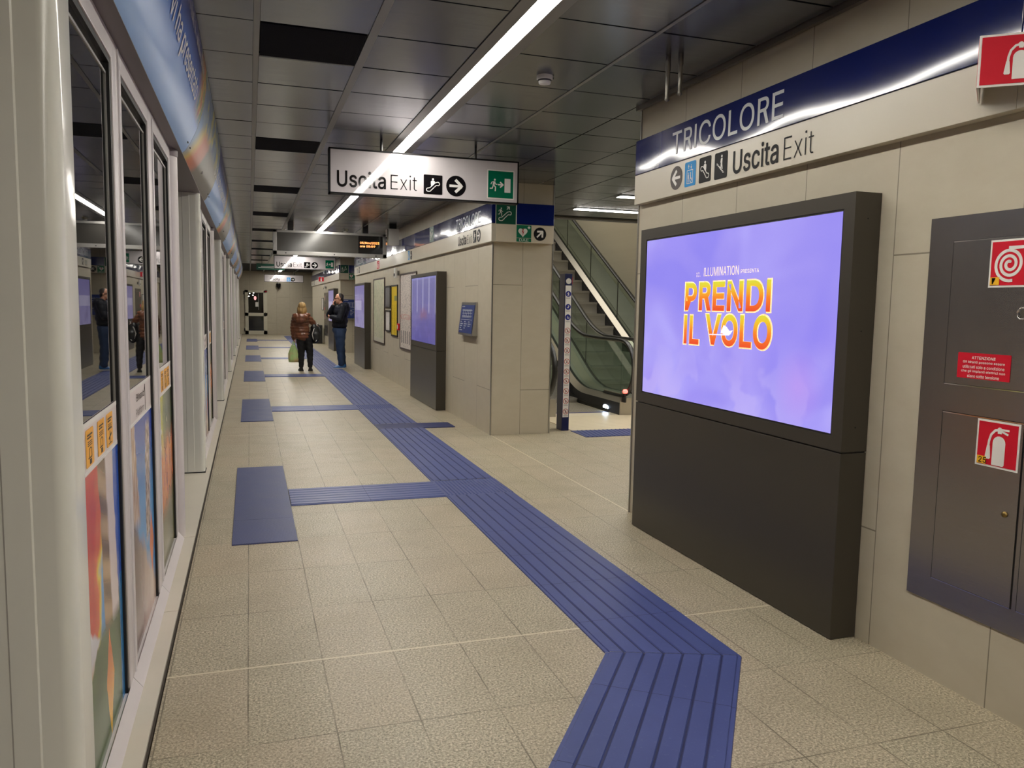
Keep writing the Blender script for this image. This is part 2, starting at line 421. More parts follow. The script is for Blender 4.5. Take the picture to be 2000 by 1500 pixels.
# ------------------------------------------------------------------ mesh helpers
def root_off(p):
    while p is not None and p.parent is not None: p = p.parent
    return p.location.copy() if p is not None else Vector((0, 0, 0))
class MB:
    def __init__(s): s.v = []; s.f = []; s.sm = []
    def add(s, vs, fs, smooth=False):
        n = len(s.v); s.v += [Vector(p) for p in vs]; s.f += [[i + n for i in f] for f in fs]; s.sm += [smooth] * len(fs); return s
    def box(s, a, b, bev=0.0):
        (x0, y0, z0), (x1, y1, z1) = a, b
        x0, x1 = min(x0, x1), max(x0, x1); y0, y1 = min(y0, y1), max(y0, y1); z0, z1 = min(z0, z1), max(z0, z1)
        if bev <= 0:
            return s.add([(x0, y0, z0), (x1, y0, z0), (x1, y1, z0), (x0, y1, z0), (x0, y0, z1), (x1, y0, z1), (x1, y1, z1), (x0, y1, z1)],
                         [(0, 3, 2, 1), (4, 5, 6, 7), (0, 1, 5, 4), (1, 2, 6, 5), (2, 3, 7, 6), (3, 0, 4, 7)])
        bm = bmesh.new(); bmesh.ops.create_cube(bm, size=1)
        for v_ in bm.verts: v_.co = Vector(((x0 + x1) / 2 + v_.co.x * (x1 - x0), (y0 + y1) / 2 + v_.co.y * (y1 - y0), (z0 + z1) / 2 + v_.co.z * (z1 - z0)))
        bmesh.ops.bevel(bm, geom=bm.edges[:], offset=bev, segments=2, affect='EDGES', profile=.6)
        bm.verts.index_update(); s.add([v_.co.copy() for v_ in bm.verts], [[q.index for q in f.verts] for f in bm.faces]); bm.free(); return s
    def prism(s, pts, d, smooth=False):      # closed loop of 3d points swept by vector d
        n = len(pts); d = Vector(d); a = [Vector(p) for p in pts]
        fs = [(i, (i + 1) % n, (i + 1) % n + n, i + n) for i in range(n)]
        s.add(a + [p + d for p in a], fs, smooth)
        s.add(a, [list(range(n - 1, -1, -1))]); s.add([p + d for p in a], [list(range(n))]); return s
    def loft(s, rings, closed=True, caps=True, smooth=True):
        n = len(rings[0]); vs = [p for r in rings for p in r]; fs = []
        for k in range(len(rings) - 1):
            for i in range(n if closed else n - 1):
                j = (i + 1) % n; fs.append((k * n + i, k * n + j, (k + 1) * n + j, (k + 1) * n + i))
        s.add(vs, fs, smooth)
        if caps and closed:
            s.add(rings[0], [list(range(n - 1, -1, -1))]); s.add(rings[-1], [list(range(n))])
        return s
    def tube(s, path, r, n=8, caps=True):
        path = [Vector(p) for p in path]; rings = []
        up = None
        for i, p in enumerate(path):
            t = (path[min(i + 1, len(path) - 1)] - path[max(i - 1, 0)]).normalized()
            if up is None:
                up = t.orthogonal().normalized()
            up = (up - t * up.dot(t)); up = up.normalized() if up.length > 1e-6 else t.orthogonal().normalized()
            sd = t.cross(up); rr = r[i] if isinstance(r, (list, tuple)) else r
            rings.append([p + (up * math.cos(2 * PI * k / n) + sd * math.sin(2 * PI * k / n)) * rr for k in range(n)])
        return s.loft(rings, True, caps)
    def lathe(s, c, prof, n=20, axis='Z'):
        rings = []
        for r, h in prof:
            ring = []
            for k in range(n):
                a = 2 * PI * k / n; q = (r * math.cos(a), r * math.sin(a), h)
                if axis == 'X': q = (h, q[0], q[1])
                if axis == 'Y': q = (q[1], h, q[0])
                ring.append(Vector(c) + Vector(q))
            rings.append(ring)
        return s.loft(rings)
    def capsule(s, p0, r0, p1, r1, n=12):
        p0, p1 = Vector(p0), Vector(p1); d = p1 - p0; L = max(d.length, 1e-5); t = d / L; up = t.orthogonal().normalized(); sd = t.cross(up); rings = []
        for k in range(7):
            a = PI / 2 * (1 - k / 6); rings.append((p0 - t * r0 * math.sin(a), max(r0 * math.cos(a), r0 * .02)))
        for k in range(7):
            a = PI / 2 * k / 6; rings.append((p1 + t * r1 * math.sin(a), max(r1 * math.cos(a), r1 * .02)))
        return s.loft([[c + (up * math.cos(2 * PI * i / n) + sd * math.sin(2 * PI * i / n)) * r for i in range(n)] for c, r in rings])
    def ellipsoid(s, c, rx, ry, rz, n=20, m=14, rot=None):
        rings = []
        for k in range(m + 1):
            a = -PI / 2 + PI * k / m; cr = max(math.cos(a), .02)
            ring = []
            for i in range(n):
                q = Vector((rx * cr * math.cos(2 * PI * i / n), ry * cr * math.sin(2 * PI * i / n), rz * math.sin(a)))
                if rot is not None: q = rot @ q
                ring.append(Vector(c) + q)
            rings.append(ring)
        return s.loft(rings)
    def build(s, name, mat, parent=None, fix=True):
        off = root_off(parent)
        me = bpy.data.meshes.new(name); me.from_pydata([p - off for p in s.v], [], s.f)
        me.polygons.foreach_set('use_smooth', s.sm)
        if fix and s.f:
            bm = bmesh.new(); bm.from_mesh(me); bmesh.ops.recalc_face_normals(bm, faces=bm.faces[:]); bm.to_mesh(me); bm.free()
        me.materials.append(M[mat] if isinstance(mat, str) else mat); me.update()
        o = bpy.data.objects.new(name, me); col.objects.link(o)
        if parent is not None: o.parent = parent
        return o
def thing(name, label, cat, loc=(0, 0, 0), group=None):
    o = bpy.data.objects.new(name, None); o.empty_display_size = .1; col.objects.link(o); o.location = loc
    o['label'] = label; o['category'] = cat
    if group: o['group'] = group
    return o
def tag(o, label, cat, group=None):
    o['label'] = label; o['category'] = cat
    if group: o['group'] = group
    return o
def struct(o): o['kind'] = 'structure'; return o
def dup(o, dy=0, dx=0, label=None, parent=None):
    c = o.copy(); col.objects.link(c)
    if parent is None: c.location = o.location + Vector((dx, dy, 0))
    else: c.parent = parent
    if label: c['label'] = label
    for ch in list(o.children): dup(ch, parent=c)
    return c

class Pl:                                   # a sign plane: o origin, u right, v up, n towards the reader
    def __init__(s, o, u, v=(0, 0, 1)): s.o = Vector(o); s.u = Vector(u); s.v = Vector(v); s.n = s.u.cross(s.v)
    def pt(s, a, b, h=0.0): return s.o + s.u * a + s.v * b + s.n * h
    def at(s, a, b, h=0.0): return Pl(s.pt(a, b, h), s.u, s.v)
def flat(pl, polys, name, mat, parent, h=.002, t=.0015):
    mb = MB()
    for i, p in enumerate(polys):
        hh = h + i * 4e-6
        mb.prism([pl.pt(a, b, hh - t) for a, b in p], pl.n * t)
    return mb.build(name, mat, parent)
def rect(x, y, w_, h_): return [(x, y), (x + w_, y), (x + w_, y + h_), (x, y + h_)]
def rrect(x, y, w_, h_, r, n=5):
    o = []
    for cx, cy, a0 in ((x + w_ - r, y + r, -90), (x + w_ - r, y + h_ - r, 0), (x + r, y + h_ - r, 90), (x + r, y + r, 180)):
        for k in range(n + 1):
            a = math.radians(a0 + 90 * k / n); o.append((cx + r * math.cos(a), cy + r * math.sin(a)))
    return o
def circ(cx, cy, r, n=28): return [(cx + r * math.cos(2 * PI * k / n), cy + r * math.sin(2 * PI * k / n)) for k in range(n)]
def stroke(pts, wd, closed=False, cap=True):
    o = []; P = [Vector(p) for p in pts]; n = len(P)
    for i in range(n if closed else n - 1):
        a, b = P[i], P[(i + 1) % n]; d = b - a
        if d.length < 1e-6: continue
        d.normalize(); q = Vector((-d.y, d.x)) * wd / 2
        o.append([tuple(a - q), tuple(b - q), tuple(b + q), tuple(a + q)])
    if cap:
        for p in (P if closed else P[1:-1]): o.append(circ(p.x, p.y, wd / 2, 10))
    return o
def arc(cx, cy, r, a0, a1, n=10): return [(cx + r * math.cos(math.radians(a0 + (a1 - a0) * k / n)), cy + r * math.sin(math.radians(a0 + (a1 - a0) * k / n))) for k in range(n + 1)]
def ring(cx, cy, r, wd, n=24): return stroke([(cx + r * math.cos(2 * PI * k / n), cy + r * math.sin(2 * PI * k / n)) for k in range(n)], wd, True, False)
def tr_(polys, x, y, s, flip=False): return [[(x + (1 - a if flip else a) * s, y + b * s) for a, b in p] for p in polys]
# letter outlines (advance, contours) of a plain grotesque alphabet
GLYPHS = {
'/': (249, '235,533 71,-76 14,-76 178,533'),
'0': (453, '227,-7 191,-3 158,7 130,24 105,48 85,77 69,113 57,155 50,202 48,254 50,306 57,353 69,395 85,431 106,461 130,484 159,502 191,512 227,516 262,512 295,502 323,484 348,461 368,431 384,395 396,353 403,306 405,254 403,202 396,155 384,113 368,77 348,48 323,24 295,7 263,-3|227,50 250,52 271,60 290,74 306,92 320,116 330,144 338,176 342,213 344,254 342,295 338,332 330,365 320,393 306,416 290,435 271,449 250,457 227,460 203,457 182,449 163,435 147,416 134,393 123,365 115,332 111,295 109,254 111,213 115,176 123,144 134,116 147,92 163,74 182,60 203,52'),
'2': (453, '64,0 64,47 234,229 282,282 294,298 303,312 311,327 316,341 319,356 320,371 319,389 315,405 308,419 298,431 287,441 273,449 258,455 241,458 224,460 205,458 188,454 172,447 159,438 148,427 139,413 132,398 128,381 127,362 66,362 68,391 75,418 86,442 102,464 121,482 143,496 168,507 196,513 225,516 254,513 281,507 306,497 328,482 346,465 361,445 372,423 379,398 381,372 380,354 377,336 371,318 363,299 351,280 336,259 267,180 153,60 153,57 389,57 389,0'),
'3': (453, '218,-7 188,-5 159,1 133,10 108,22 88,38 70,57 57,79 48,104 44,132 109,132 112,115 118,100 126,87 137,76 150,66 165,59 182,54 200,51 219,50 239,51 258,55 275,61 291,69 304,80 315,93 323,108 328,125 329,145 328,163 323,180 316,196 306,211 292,223 275,234 254,241 229,246 201,248 157,248 157,299 288,448 288,452 70,452 70,509 372,509 372,461 211,278 211,289 247,290 279,286 308,276 333,262 354,244 371,222 383,198 391,173 393,145 390,116 383,90 370,66 354,45 333,27 309,12 281,2 251,-5'),
'5': (453, '221,-7 192,-5 165,1 140,11 118,25 99,41 83,60 71,82 63,105 60,130 122,130 125,115 130,102 138,89 148,78 160,68 173,60 188,54 204,51 221,50 241,51 259,56 276,64 291,75 304,89 314,104 322,122 326,141 328,162 326,183 321,203 314,221 303,237 290,251 275,262 257,270 238,275 218,277 201,276 184,273 167,268 152,262 139,255 128,246 67,253 96,509 366,509 366,452 151,452 134,301 136,301 148,311 162,318 178,325 194,330 212,333 229,334 252,332 274,328 294,321 313,311 330,299 345,285 358,269 370,251 379,231 386,210 390,187 391,163 388,132 381,102 369,76 352,52 332,32 309,15 282,3 253,-4'),
'7': (453, '97,0 323,448 323,452 62,452 62,509 391,509 391,449 165,0'),
'9': (453, '226,516 256,513 285,506 310,494 333,478 352,458 368,434 380,408 387,378 389,347 387,322 382,296 373,270 359,240 340,207 315,168 200,0 130,0 301,248 307,248 302,238 295,229 287,221 278,214 268,207 257,202 245,198 232,195 218,195 188,197 161,203 137,214 116,229 98,247 83,269 72,294 66,321 64,352 66,382 73,411 85,436 101,459 120,479 143,494 168,506 196,513|226,460 207,459 190,454 174,446 160,435 148,423 138,407 131,390 127,372 125,352 127,331 131,313 138,295 148,280 160,268 174,257 190,250 207,245 226,243 245,245 263,249 279,257 293,267 305,280 314,295 322,312 326,330 327,350 326,371 322,390 314,407 305,422 293,435 279,446 263,454 245,459'),
':': (188, '95,-4 83,-3 73,1 63,9 55,18 51,29 50,41 51,53 55,64 63,73 73,81 83,85 95,87 107,85 118,81 128,73 135,64 140,53 141,41 140,29 135,18 128,9 118,1 107,-3|95,271 83,272 73,277 63,284 55,294 51,304 50,316 51,328 55,339 63,349 73,356 83,360 95,362 107,360 118,356 128,349 135,339 140,328 141,316 140,304 135,294 128,284 118,277 107,272'),
'A': (480, '16,0 201,509 276,509 463,0 395,0 287,302 264,372 232,478 245,478 213,371 191,302 85,0|110,142 110,199 370,199 370,142'),
'B': (456, '60,0 60,509 241,509 274,507 304,501 329,491 350,477 367,461 381,442 390,421 396,398 398,374 397,353 393,336 387,320 378,307 368,295 356,286 343,278 329,272 315,267 315,262 331,260 347,254 363,245 378,234 391,220 402,203 411,184 416,161 418,136 416,111 410,88 400,67 386,48 368,31 344,18 317,8 284,2 247,0|125,57 245,57 281,60 309,67 330,80 344,96 353,115 355,137 354,153 350,169 342,184 333,197 320,209 306,218 289,225 269,229 248,231 125,231|125,285 238,285 256,287 273,290 288,296 302,304 314,314 323,326 330,340 335,355 336,372 333,393 326,412 313,429 294,442 270,449 240,452 125,452'),
'C': (510, '267,-7 225,-3 186,7 150,25 119,49 92,79 70,115 53,157 44,203 40,254 44,305 53,352 70,393 92,429 119,459 150,484 186,501 225,512 267,516 293,514 317,511 340,504 362,496 383,485 402,471 419,456 435,438 448,418 459,397 467,373 473,348 408,348 404,365 397,380 389,395 380,407 369,418 357,428 344,437 330,444 315,449 300,453 284,455 267,456 237,453 209,445 184,432 161,414 141,391 125,364 113,332 106,295 103,254 106,213 113,177 125,145 141,117 161,94 184,76 210,63 237,56 267,53 284,54 300,56 315,60 330,65 344,72 357,81 369,90 380,102 389,114 397,128 404,144 408,160 473,160 467,135 459,112 448,91 435,71 420,53 402,38 383,24 363,13 341,5 317,-2 293,-6'),
'D': (502, '219,0 96,0 96,57 215,57 254,60 288,68 318,81 343,99 363,122 379,149 390,181 397,216 399,255 397,294 390,329 379,361 364,388 344,410 320,428 291,441 258,449 221,452 93,452 93,509 225,509 273,505 315,495 353,478 385,455 412,426 433,391 449,351 458,306 462,255 458,205 449,159 433,119 411,83 384,54 351,31 312,14 268,3|125,509 125,0 60,0 60,509'),
'E': (419, '60,0 60,509 372,509 372,452 125,452 125,286 355,286 355,229 125,229 125,57 375,57 375,0'),
'G': (520, '269,-7 225,-3 185,7 149,25 118,49 91,79 69,116 53,157 43,203 40,254 43,305 53,352 69,393 91,429 117,459 149,484 184,501 223,512 265,516 291,514 316,510 340,504 363,494 384,483 403,469 421,453 436,436 449,416 460,395 468,373 474,349 408,349 402,365 395,379 387,393 378,406 368,417 356,427 344,436 330,443 315,448 300,453 283,455 265,456 236,453 209,445 183,432 160,414 141,392 125,364 113,332 106,295 103,254 106,213 113,177 125,145 141,117 161,95 184,76 210,63 238,56 269,53 296,55 322,61 345,71 365,85 382,102 396,123 407,147 413,173 415,202 434,199 283,199 283,256 478,256 478,200 475,160 466,124 451,91 431,62 406,38 377,19 344,5 308,-4'),
'I': (300, '31,0 31,57 118,57 118,452 31,452 31,509 269,509 269,452 183,452 183,57 269,57 269,0'),
'L': (393, '60,0 60,509 125,509 125,57 361,57 361,0'),
'M': (628, '60,0 60,509 152,509 277,187 287,159 299,123 311,84 322,49 307,49 318,83 330,121 342,158 352,187 476,509 568,509 568,0 504,0 504,291 504,327 505,369 506,413 507,457 513,457 498,409 482,363 467,322 456,291 342,0 286,0 170,291 159,321 145,361 129,408 112,457 119,457 120,416 121,372 122,328 122,291 122,0'),
'N': (523, '60,0 60,509 136,509 343,183 363,151 388,107 414,55 405,54 401,108 399,157 399,195 399,509 463,509 463,0 387,0 202,290 177,331 148,381 108,452 119,454 122,384 124,328 125,291 125,0'),
'O': (533, '267,-7 225,-3 186,7 150,25 119,49 92,79 70,115 53,157 44,203 40,254 44,305 53,352 70,393 92,429 119,459 150,484 186,501 225,512 267,516 309,512 348,501 384,484 415,459 442,429 464,393 480,352 490,305 493,254 490,203 480,157 464,115 442,79 415,49 384,25 348,7 309,-3|267,53 296,55 324,63 349,76 372,94 392,116 408,144 420,176 428,213 430,254 428,295 420,332 408,365 392,392 372,415 349,433 324,446 296,453 267,456 237,453 210,445 184,433 161,415 142,392 125,364 113,332 106,295 103,254 106,213 113,176 125,144 142,117 161,94 184,76 210,63 237,55'),
'P': (445, '60,0 60,509 235,509 272,506 305,499 332,487 356,471 375,452 390,430 400,404 407,377 409,348 407,318 400,291 390,265 375,243 356,223 332,207 305,195 272,188 235,186 109,186 109,242 233,242 257,244 279,248 297,256 312,266 324,279 333,294 339,310 343,328 344,348 343,367 339,385 333,402 324,416 312,428 297,439 279,446 257,451 232,452 125,452 125,0'),
'R': (449, '60,0 60,509 236,509 273,506 305,500 333,489 356,473 376,455 390,433 401,408 407,381 409,352 407,323 401,296 390,271 376,250 356,232 333,217 305,206 273,200 236,198 96,198 96,255 234,255 258,256 280,260 298,267 313,276 325,287 334,300 340,316 344,333 345,352 344,371 340,389 334,405 325,419 313,430 298,440 279,446 258,451 233,452 125,452 125,0|353,0 230,229 303,229 428,0'),
'S': (447, '224,-9 188,-7 156,-1 128,9 102,23 81,40 64,60 51,83 42,109 38,137 104,137 108,118 114,102 123,88 136,76 150,66 166,59 185,53 204,50 224,49 246,50 267,54 286,60 303,69 317,79 329,92 338,106 344,122 346,139 344,154 340,168 332,179 322,189 310,197 296,205 245,222 184,239 145,253 112,269 86,289 67,313 56,341 52,372 54,400 62,425 75,448 92,468 113,484 138,498 165,508 195,514 227,516 259,514 289,508 316,498 340,484 360,468 377,449 390,427 398,403 401,378 337,378 332,402 320,421 302,437 280,449 254,456 225,459 204,457 185,454 167,448 152,440 139,430 129,418 121,405 117,391 115,376 117,359 122,345 131,334 142,324 155,315 169,308 212,293 264,279 312,264 328,256 344,248 359,238 372,226 384,213 395,198 402,180 407,161 408,139 406,112 399,87 386,64 370,43 349,25 323,11 294,0 261,-7'),
'T': (449, '32,452 32,509 417,509 417,452 257,452 257,0 193,0 193,452'),
'U': (517, '259,-8 220,-6 186,2 154,15 126,33 103,55 85,80 71,108 63,140 60,173 60,509 124,509 124,178 126,155 132,133 141,113 153,95 169,80 187,68 208,59 232,53 259,52 285,53 309,59 331,68 349,80 364,95 377,113 385,133 391,155 393,178 393,509 457,509 457,173 454,140 446,108 433,80 414,55 391,33 363,15 332,2 297,-6'),
'V': (480, '204,0 16,509 84,509 192,206 215,137 248,31 235,31 267,138 290,206 395,509 463,509 278,0'),
'Z': (438, '42,0 42,46 273,385 306,431 341,476 348,454 285,452 223,452 40,452 40,509 397,509 397,462 169,129 134,81 97,33 90,54 152,57 214,57 399,57 399,0'),
'a': (389, '160,-9 137,-7 115,-3 94,5 76,15 60,29 48,45 38,63 32,84 30,108 32,128 36,146 43,161 53,174 64,184 78,193 92,200 108,206 125,211 178,220 234,227 247,229 257,231 265,235 271,240 274,246 276,255 276,257 275,272 272,285 267,297 260,307 251,315 240,322 227,327 212,330 196,331 178,330 163,327 149,322 137,316 127,309 118,301 110,292 104,283 100,274 41,291 51,313 64,331 79,346 95,358 114,368 133,375 153,380 173,383 194,384 239,379 255,375 271,369 286,360 300,350 312,336 322,320 330,301 335,278 337,251 337,0 277,0 277,52 272,52 252,25 242,16 229,8 215,1 199,-4 181,-7|170,45 192,47 211,51 228,59 242,68 254,80 263,93 270,108 274,122 276,138 276,190 259,182 231,176 200,171 175,168 134,159 122,153 112,147 103,139 97,130 93,118 92,105 93,93 96,82 102,72 109,64 119,57 130,52 142,48 156,46'),
'c': (396, '207,-8 174,-5 144,3 117,16 93,35 72,58 56,85 44,116 37,150 34,187 37,225 44,260 56,291 72,318 93,341 117,360 144,374 174,382 207,384 226,384 243,381 260,377 276,371 291,364 305,356 318,346 330,335 340,322 349,308 356,293 362,277 303,262 290,289 270,311 242,325 207,330 184,328 163,321 145,310 130,296 118,278 108,258 102,236 98,212 96,187 98,163 102,139 108,117 118,97 130,80 145,66 163,55 184,49 207,46 243,52 271,66 292,89 304,117 363,102 357,86 350,70 341,56 331,43 319,32 306,21 292,12 277,5 261,-1 244,-5 226,-7'),
'd': (424, '195,-8 165,-6 137,3 111,16 89,34 70,57 55,84 43,116 36,151 34,189 36,227 43,261 55,293 70,320 89,342 112,361 137,374 165,382 196,384 218,383 237,379 253,373 267,364 278,355 287,346 306,319 311,319 311,509 372,509 372,0 313,0 313,59 307,59 287,31 277,21 266,12 252,4 236,-3 217,-7|205,47 226,49 246,55 263,65 278,78 290,95 299,115 306,138 310,162 312,189 310,216 306,241 300,263 290,282 278,299 263,312 246,322 227,328 205,330 182,328 162,322 145,311 130,298 118,281 108,261 102,239 98,215 96,189 98,163 102,139 109,117 118,97 130,80 145,66 162,55 182,49'),
'e': (404, '212,-8 177,-5 145,3 117,16 92,35 72,58 56,85 44,116 37,150 34,187 36,224 44,258 55,290 71,317 91,340 115,359 142,373 172,382 205,384 226,383 246,380 266,374 285,366 303,355 319,341 334,324 347,305 357,282 365,256 370,227 371,194 371,169 75,169 75,221 338,221 310,202 308,226 304,248 298,269 288,286 277,301 263,314 246,323 227,328 205,330 183,328 164,323 146,313 131,301 119,286 109,270 102,251 97,231 96,211 96,178 98,151 102,127 110,106 121,88 135,73 151,61 169,53 190,48 212,46 227,47 241,49 254,53 265,58 276,65 285,73 294,82 300,93 306,105 365,91 358,72 348,55 335,39 320,26 302,14 283,4 261,-3 237,-7'),
'f': (254, '228,379 228,327 6,327 6,379|81,0 81,432 82,452 87,470 96,486 107,499 120,510 135,519 152,525 169,529 187,530 222,527 243,521 227,468 215,472 195,474 178,472 164,468 154,460 147,449 143,435 142,419 142,0'),
'g': (425, '207,-151 180,-149 156,-146 134,-140 114,-132 97,-122 82,-110 70,-97 59,-84 51,-69 101,-41 122,-66 131,-74 142,-82 154,-88 169,-93 187,-96 207,-97 236,-95 261,-87 282,-75 298,-58 308,-34 311,-6 311,68 306,68 287,41 277,32 266,23 252,16 236,10 217,6 195,5 165,7 138,14 113,27 90,43 71,65 55,90 43,120 36,154 34,191 36,229 43,263 55,293 71,320 90,342 112,361 138,374 166,382 196,384 218,383 237,379 253,373 267,365 279,356 288,346 308,319 313,319 313,379 372,379 372,-9 370,-40 363,-67 350,-90 334,-109 314,-124 291,-136 265,-144 237,-149|205,59 227,61 246,66 264,75 278,87 290,103 300,121 307,142 311,166 312,193 311,219 307,242 300,264 291,283 279,299 264,312 247,322 227,328 205,330 182,328 163,322 145,312 130,298 118,282 109,262 102,241 98,218 96,193 98,167 102,144 109,123 118,104 131,88 145,76 163,66 183,61'),
'h': (410, '114,227 114,0 53,0 53,509 114,509 114,287 102,287 116,319 132,344 152,362 175,374 200,382 227,384 252,383 275,377 295,369 313,356 328,340 341,321 350,298 355,271 357,240 357,0 296,0 296,235 293,263 286,286 273,304 256,318 235,326 210,329 192,328 176,324 161,317 147,308 136,297 126,283 119,266 115,248'),
'i': (167, '53,0 53,379 114,379 114,0|84,443 73,444 63,448 54,455 47,463 43,472 41,483 43,494 47,504 54,512 63,518 73,522 84,524 95,522 105,518 114,512 121,504 125,494 126,483 125,472 121,463 114,455 105,448 95,444'),
'l': (189, '139,-2 112,0 91,8 74,20 62,37 55,59 53,84 53,509 114,509 114,99 114,83 117,71 120,62 126,57 135,53 146,52 160,53 170,54 181,3 162,-1'),
'm': (610, '53,0 53,379 112,379 112,295 108,295 114,314 122,331 132,346 144,358 158,368 172,376 187,382 203,385 219,386 245,383 268,375 287,361 303,342 314,320 321,295 312,295 318,312 326,329 337,343 350,356 364,366 381,375 398,381 417,385 437,386 458,385 478,380 497,372 514,361 529,346 541,328 550,307 555,283 557,255 557,0 496,0 496,254 493,279 485,298 473,313 456,323 438,329 419,330 402,329 387,326 374,320 363,312 353,302 345,290 340,277 336,263 335,247 335,0 274,0 274,260 272,280 265,297 253,311 238,322 220,328 199,330 185,329 171,326 158,320 145,312 135,302 126,289 119,274 115,257 114,238 114,0'),
'n': (410, '114,227 114,0 53,0 53,379 112,379 112,287 102,287 116,319 132,344 152,362 175,374 200,382 227,384 252,383 275,377 295,369 313,356 328,340 341,321 350,298 355,271 357,240 357,0 296,0 296,235 293,263 286,286 273,304 256,318 235,326 210,329 192,328 176,324 161,317 147,308 136,297 126,283 119,266 115,248'),
'o': (415, '207,-8 174,-5 144,3 117,16 93,35 72,58 56,85 44,116 37,150 34,187 37,225 44,260 56,291 72,318 93,341 117,360 144,374 174,382 207,384 241,382 271,374 299,360 323,341 343,318 359,291 371,260 379,225 381,187 379,150 371,116 359,85 343,58 323,35 299,16 271,3 241,-5|207,46 231,49 252,55 270,66 285,80 298,97 307,117 314,139 318,163 319,187 318,212 314,236 307,258 298,278 285,296 270,310 252,321 231,328 207,330 184,328 163,321 145,310 130,296 118,278 108,258 102,236 98,212 96,187 98,163 102,139 108,117 118,97 130,80 145,66 163,55 184,49'),
'p': (424, '53,-143 53,379 112,379 112,319 118,319 137,346 147,355 158,364 171,373 188,379 207,383 229,384 259,382 287,374 313,361 335,342 354,320 370,293 381,261 388,227 390,189 388,151 381,116 370,84 355,57 336,34 313,16 288,3 260,-6 229,-8 208,-7 189,-3 173,4 159,12 147,21 138,31 118,59 114,59 114,-143|220,47 242,49 262,55 279,66 294,80 306,97 316,117 323,139 327,163 328,189 327,215 323,239 316,261 307,281 295,298 280,311 262,322 243,328 220,330 198,328 178,322 161,312 147,299 134,282 125,263 118,241 114,216 113,189 114,162 118,138 125,115 135,95 147,78 162,65 179,55 198,49'),
'r': (259, '53,0 53,379 112,379 112,321 115,321 124,339 137,354 152,367 171,377 191,383 213,385 229,384 243,384 243,322 230,324 207,326 190,324 174,321 159,315 146,306 135,296 126,284 119,269 115,254 114,237 114,0'),
's': (365, '182,-8 157,-7 133,-3 112,3 93,12 76,24 62,38 50,54 41,73 36,94 94,107 101,87 111,72 124,60 141,52 160,47 181,45 206,47 227,53 244,62 258,74 265,88 268,103 266,115 262,126 254,136 243,144 229,150 212,155 149,170 118,180 92,192 72,208 58,227 50,249 47,274 49,295 55,314 65,332 79,347 95,360 115,370 137,378 161,383 187,384 212,383 234,379 254,372 271,363 286,352 299,339 309,324 318,308 324,290 268,277 262,291 254,304 243,316 228,325 210,331 187,333 166,331 147,326 131,317 119,305 111,292 109,277 110,264 115,253 124,243 136,235 152,229 172,223 229,209 261,200 287,187 306,171 320,153 328,131 331,107 329,85 323,65 312,47 298,31 281,18 260,6 236,-2 210,-7'),
't': (227, '204,379 204,327 6,327 6,379|65,471 126,471 126,98 127,83 130,70 136,61 144,55 156,51 170,50 185,51 202,54 213,2 192,-3 168,-4 138,-1 113,7 92,21 77,41 68,64 65,93'),
'u': (410, '182,-5 158,-3 135,2 115,11 97,23 82,39 69,59 60,82 54,109 53,139 53,379 114,379 114,144 116,117 124,94 137,75 154,61 175,53 200,50 218,51 234,55 249,62 263,71 274,83 283,97 290,113 295,132 296,153 296,379 357,379 357,0 298,0 298,92 307,92 294,60 277,35 257,17 234,5 209,-3'),
'v': (389, '163,0 17,379 84,379 165,155 187,87 206,21 184,21 203,87 224,155 305,379 371,379 226,0'),
'x': (379, '21,0 171,218 171,171 29,379 100,379 147,306 179,253 207,206 175,206 202,253 233,306 282,379 352,379 209,169 209,214 358,0 287,0 231,85 200,136 173,182 205,182 178,136 148,85 91,0'),
'z': (380, '42,0 42,46 254,320 254,323 48,323 48,379 333,379 333,331 126,60 126,56 339,56 339,0'),
}
GLYPHS['I'] = (200, '68,0 68,509 132,509 132,0'); GLYPHS['l'] = (180, '60,0 60,530 120,530 120,0')
GLYPHS['R'] = (430, '68,0 68,509 250,509 305,501 348,478 376,442 386,398 386,360 376,316 352,280 310,252 400,0 325,0 238,236 132,236 132,0|132,292 240,292 266,294 298,308 318,338 324,372 322,400 310,428 286,447 248,453 132,453')
GLYPHS['z'] = (360, '40,0 40,44 245,330 46,330 46,386 318,386 318,342 113,56 322,56 322,0')
_txt = {}
def _area(p): return sum(p[i][0] * p[(i + 1) % len(p)][1] - p[(i + 1) % len(p)][0] * p[i][1] for i in range(len(p))) / 2
def _inside(q, p):
    r = False
    for i in range(len(p)):
        (xa, ya), (xb, yb) = p[i], p[(i + 1) % len(p)]
        if (ya > q[1]) != (yb > q[1]) and q[0] < (xb - xa) * (q[1] - ya) / (yb - ya) + xa: r = not r
    return r
_gl = {}
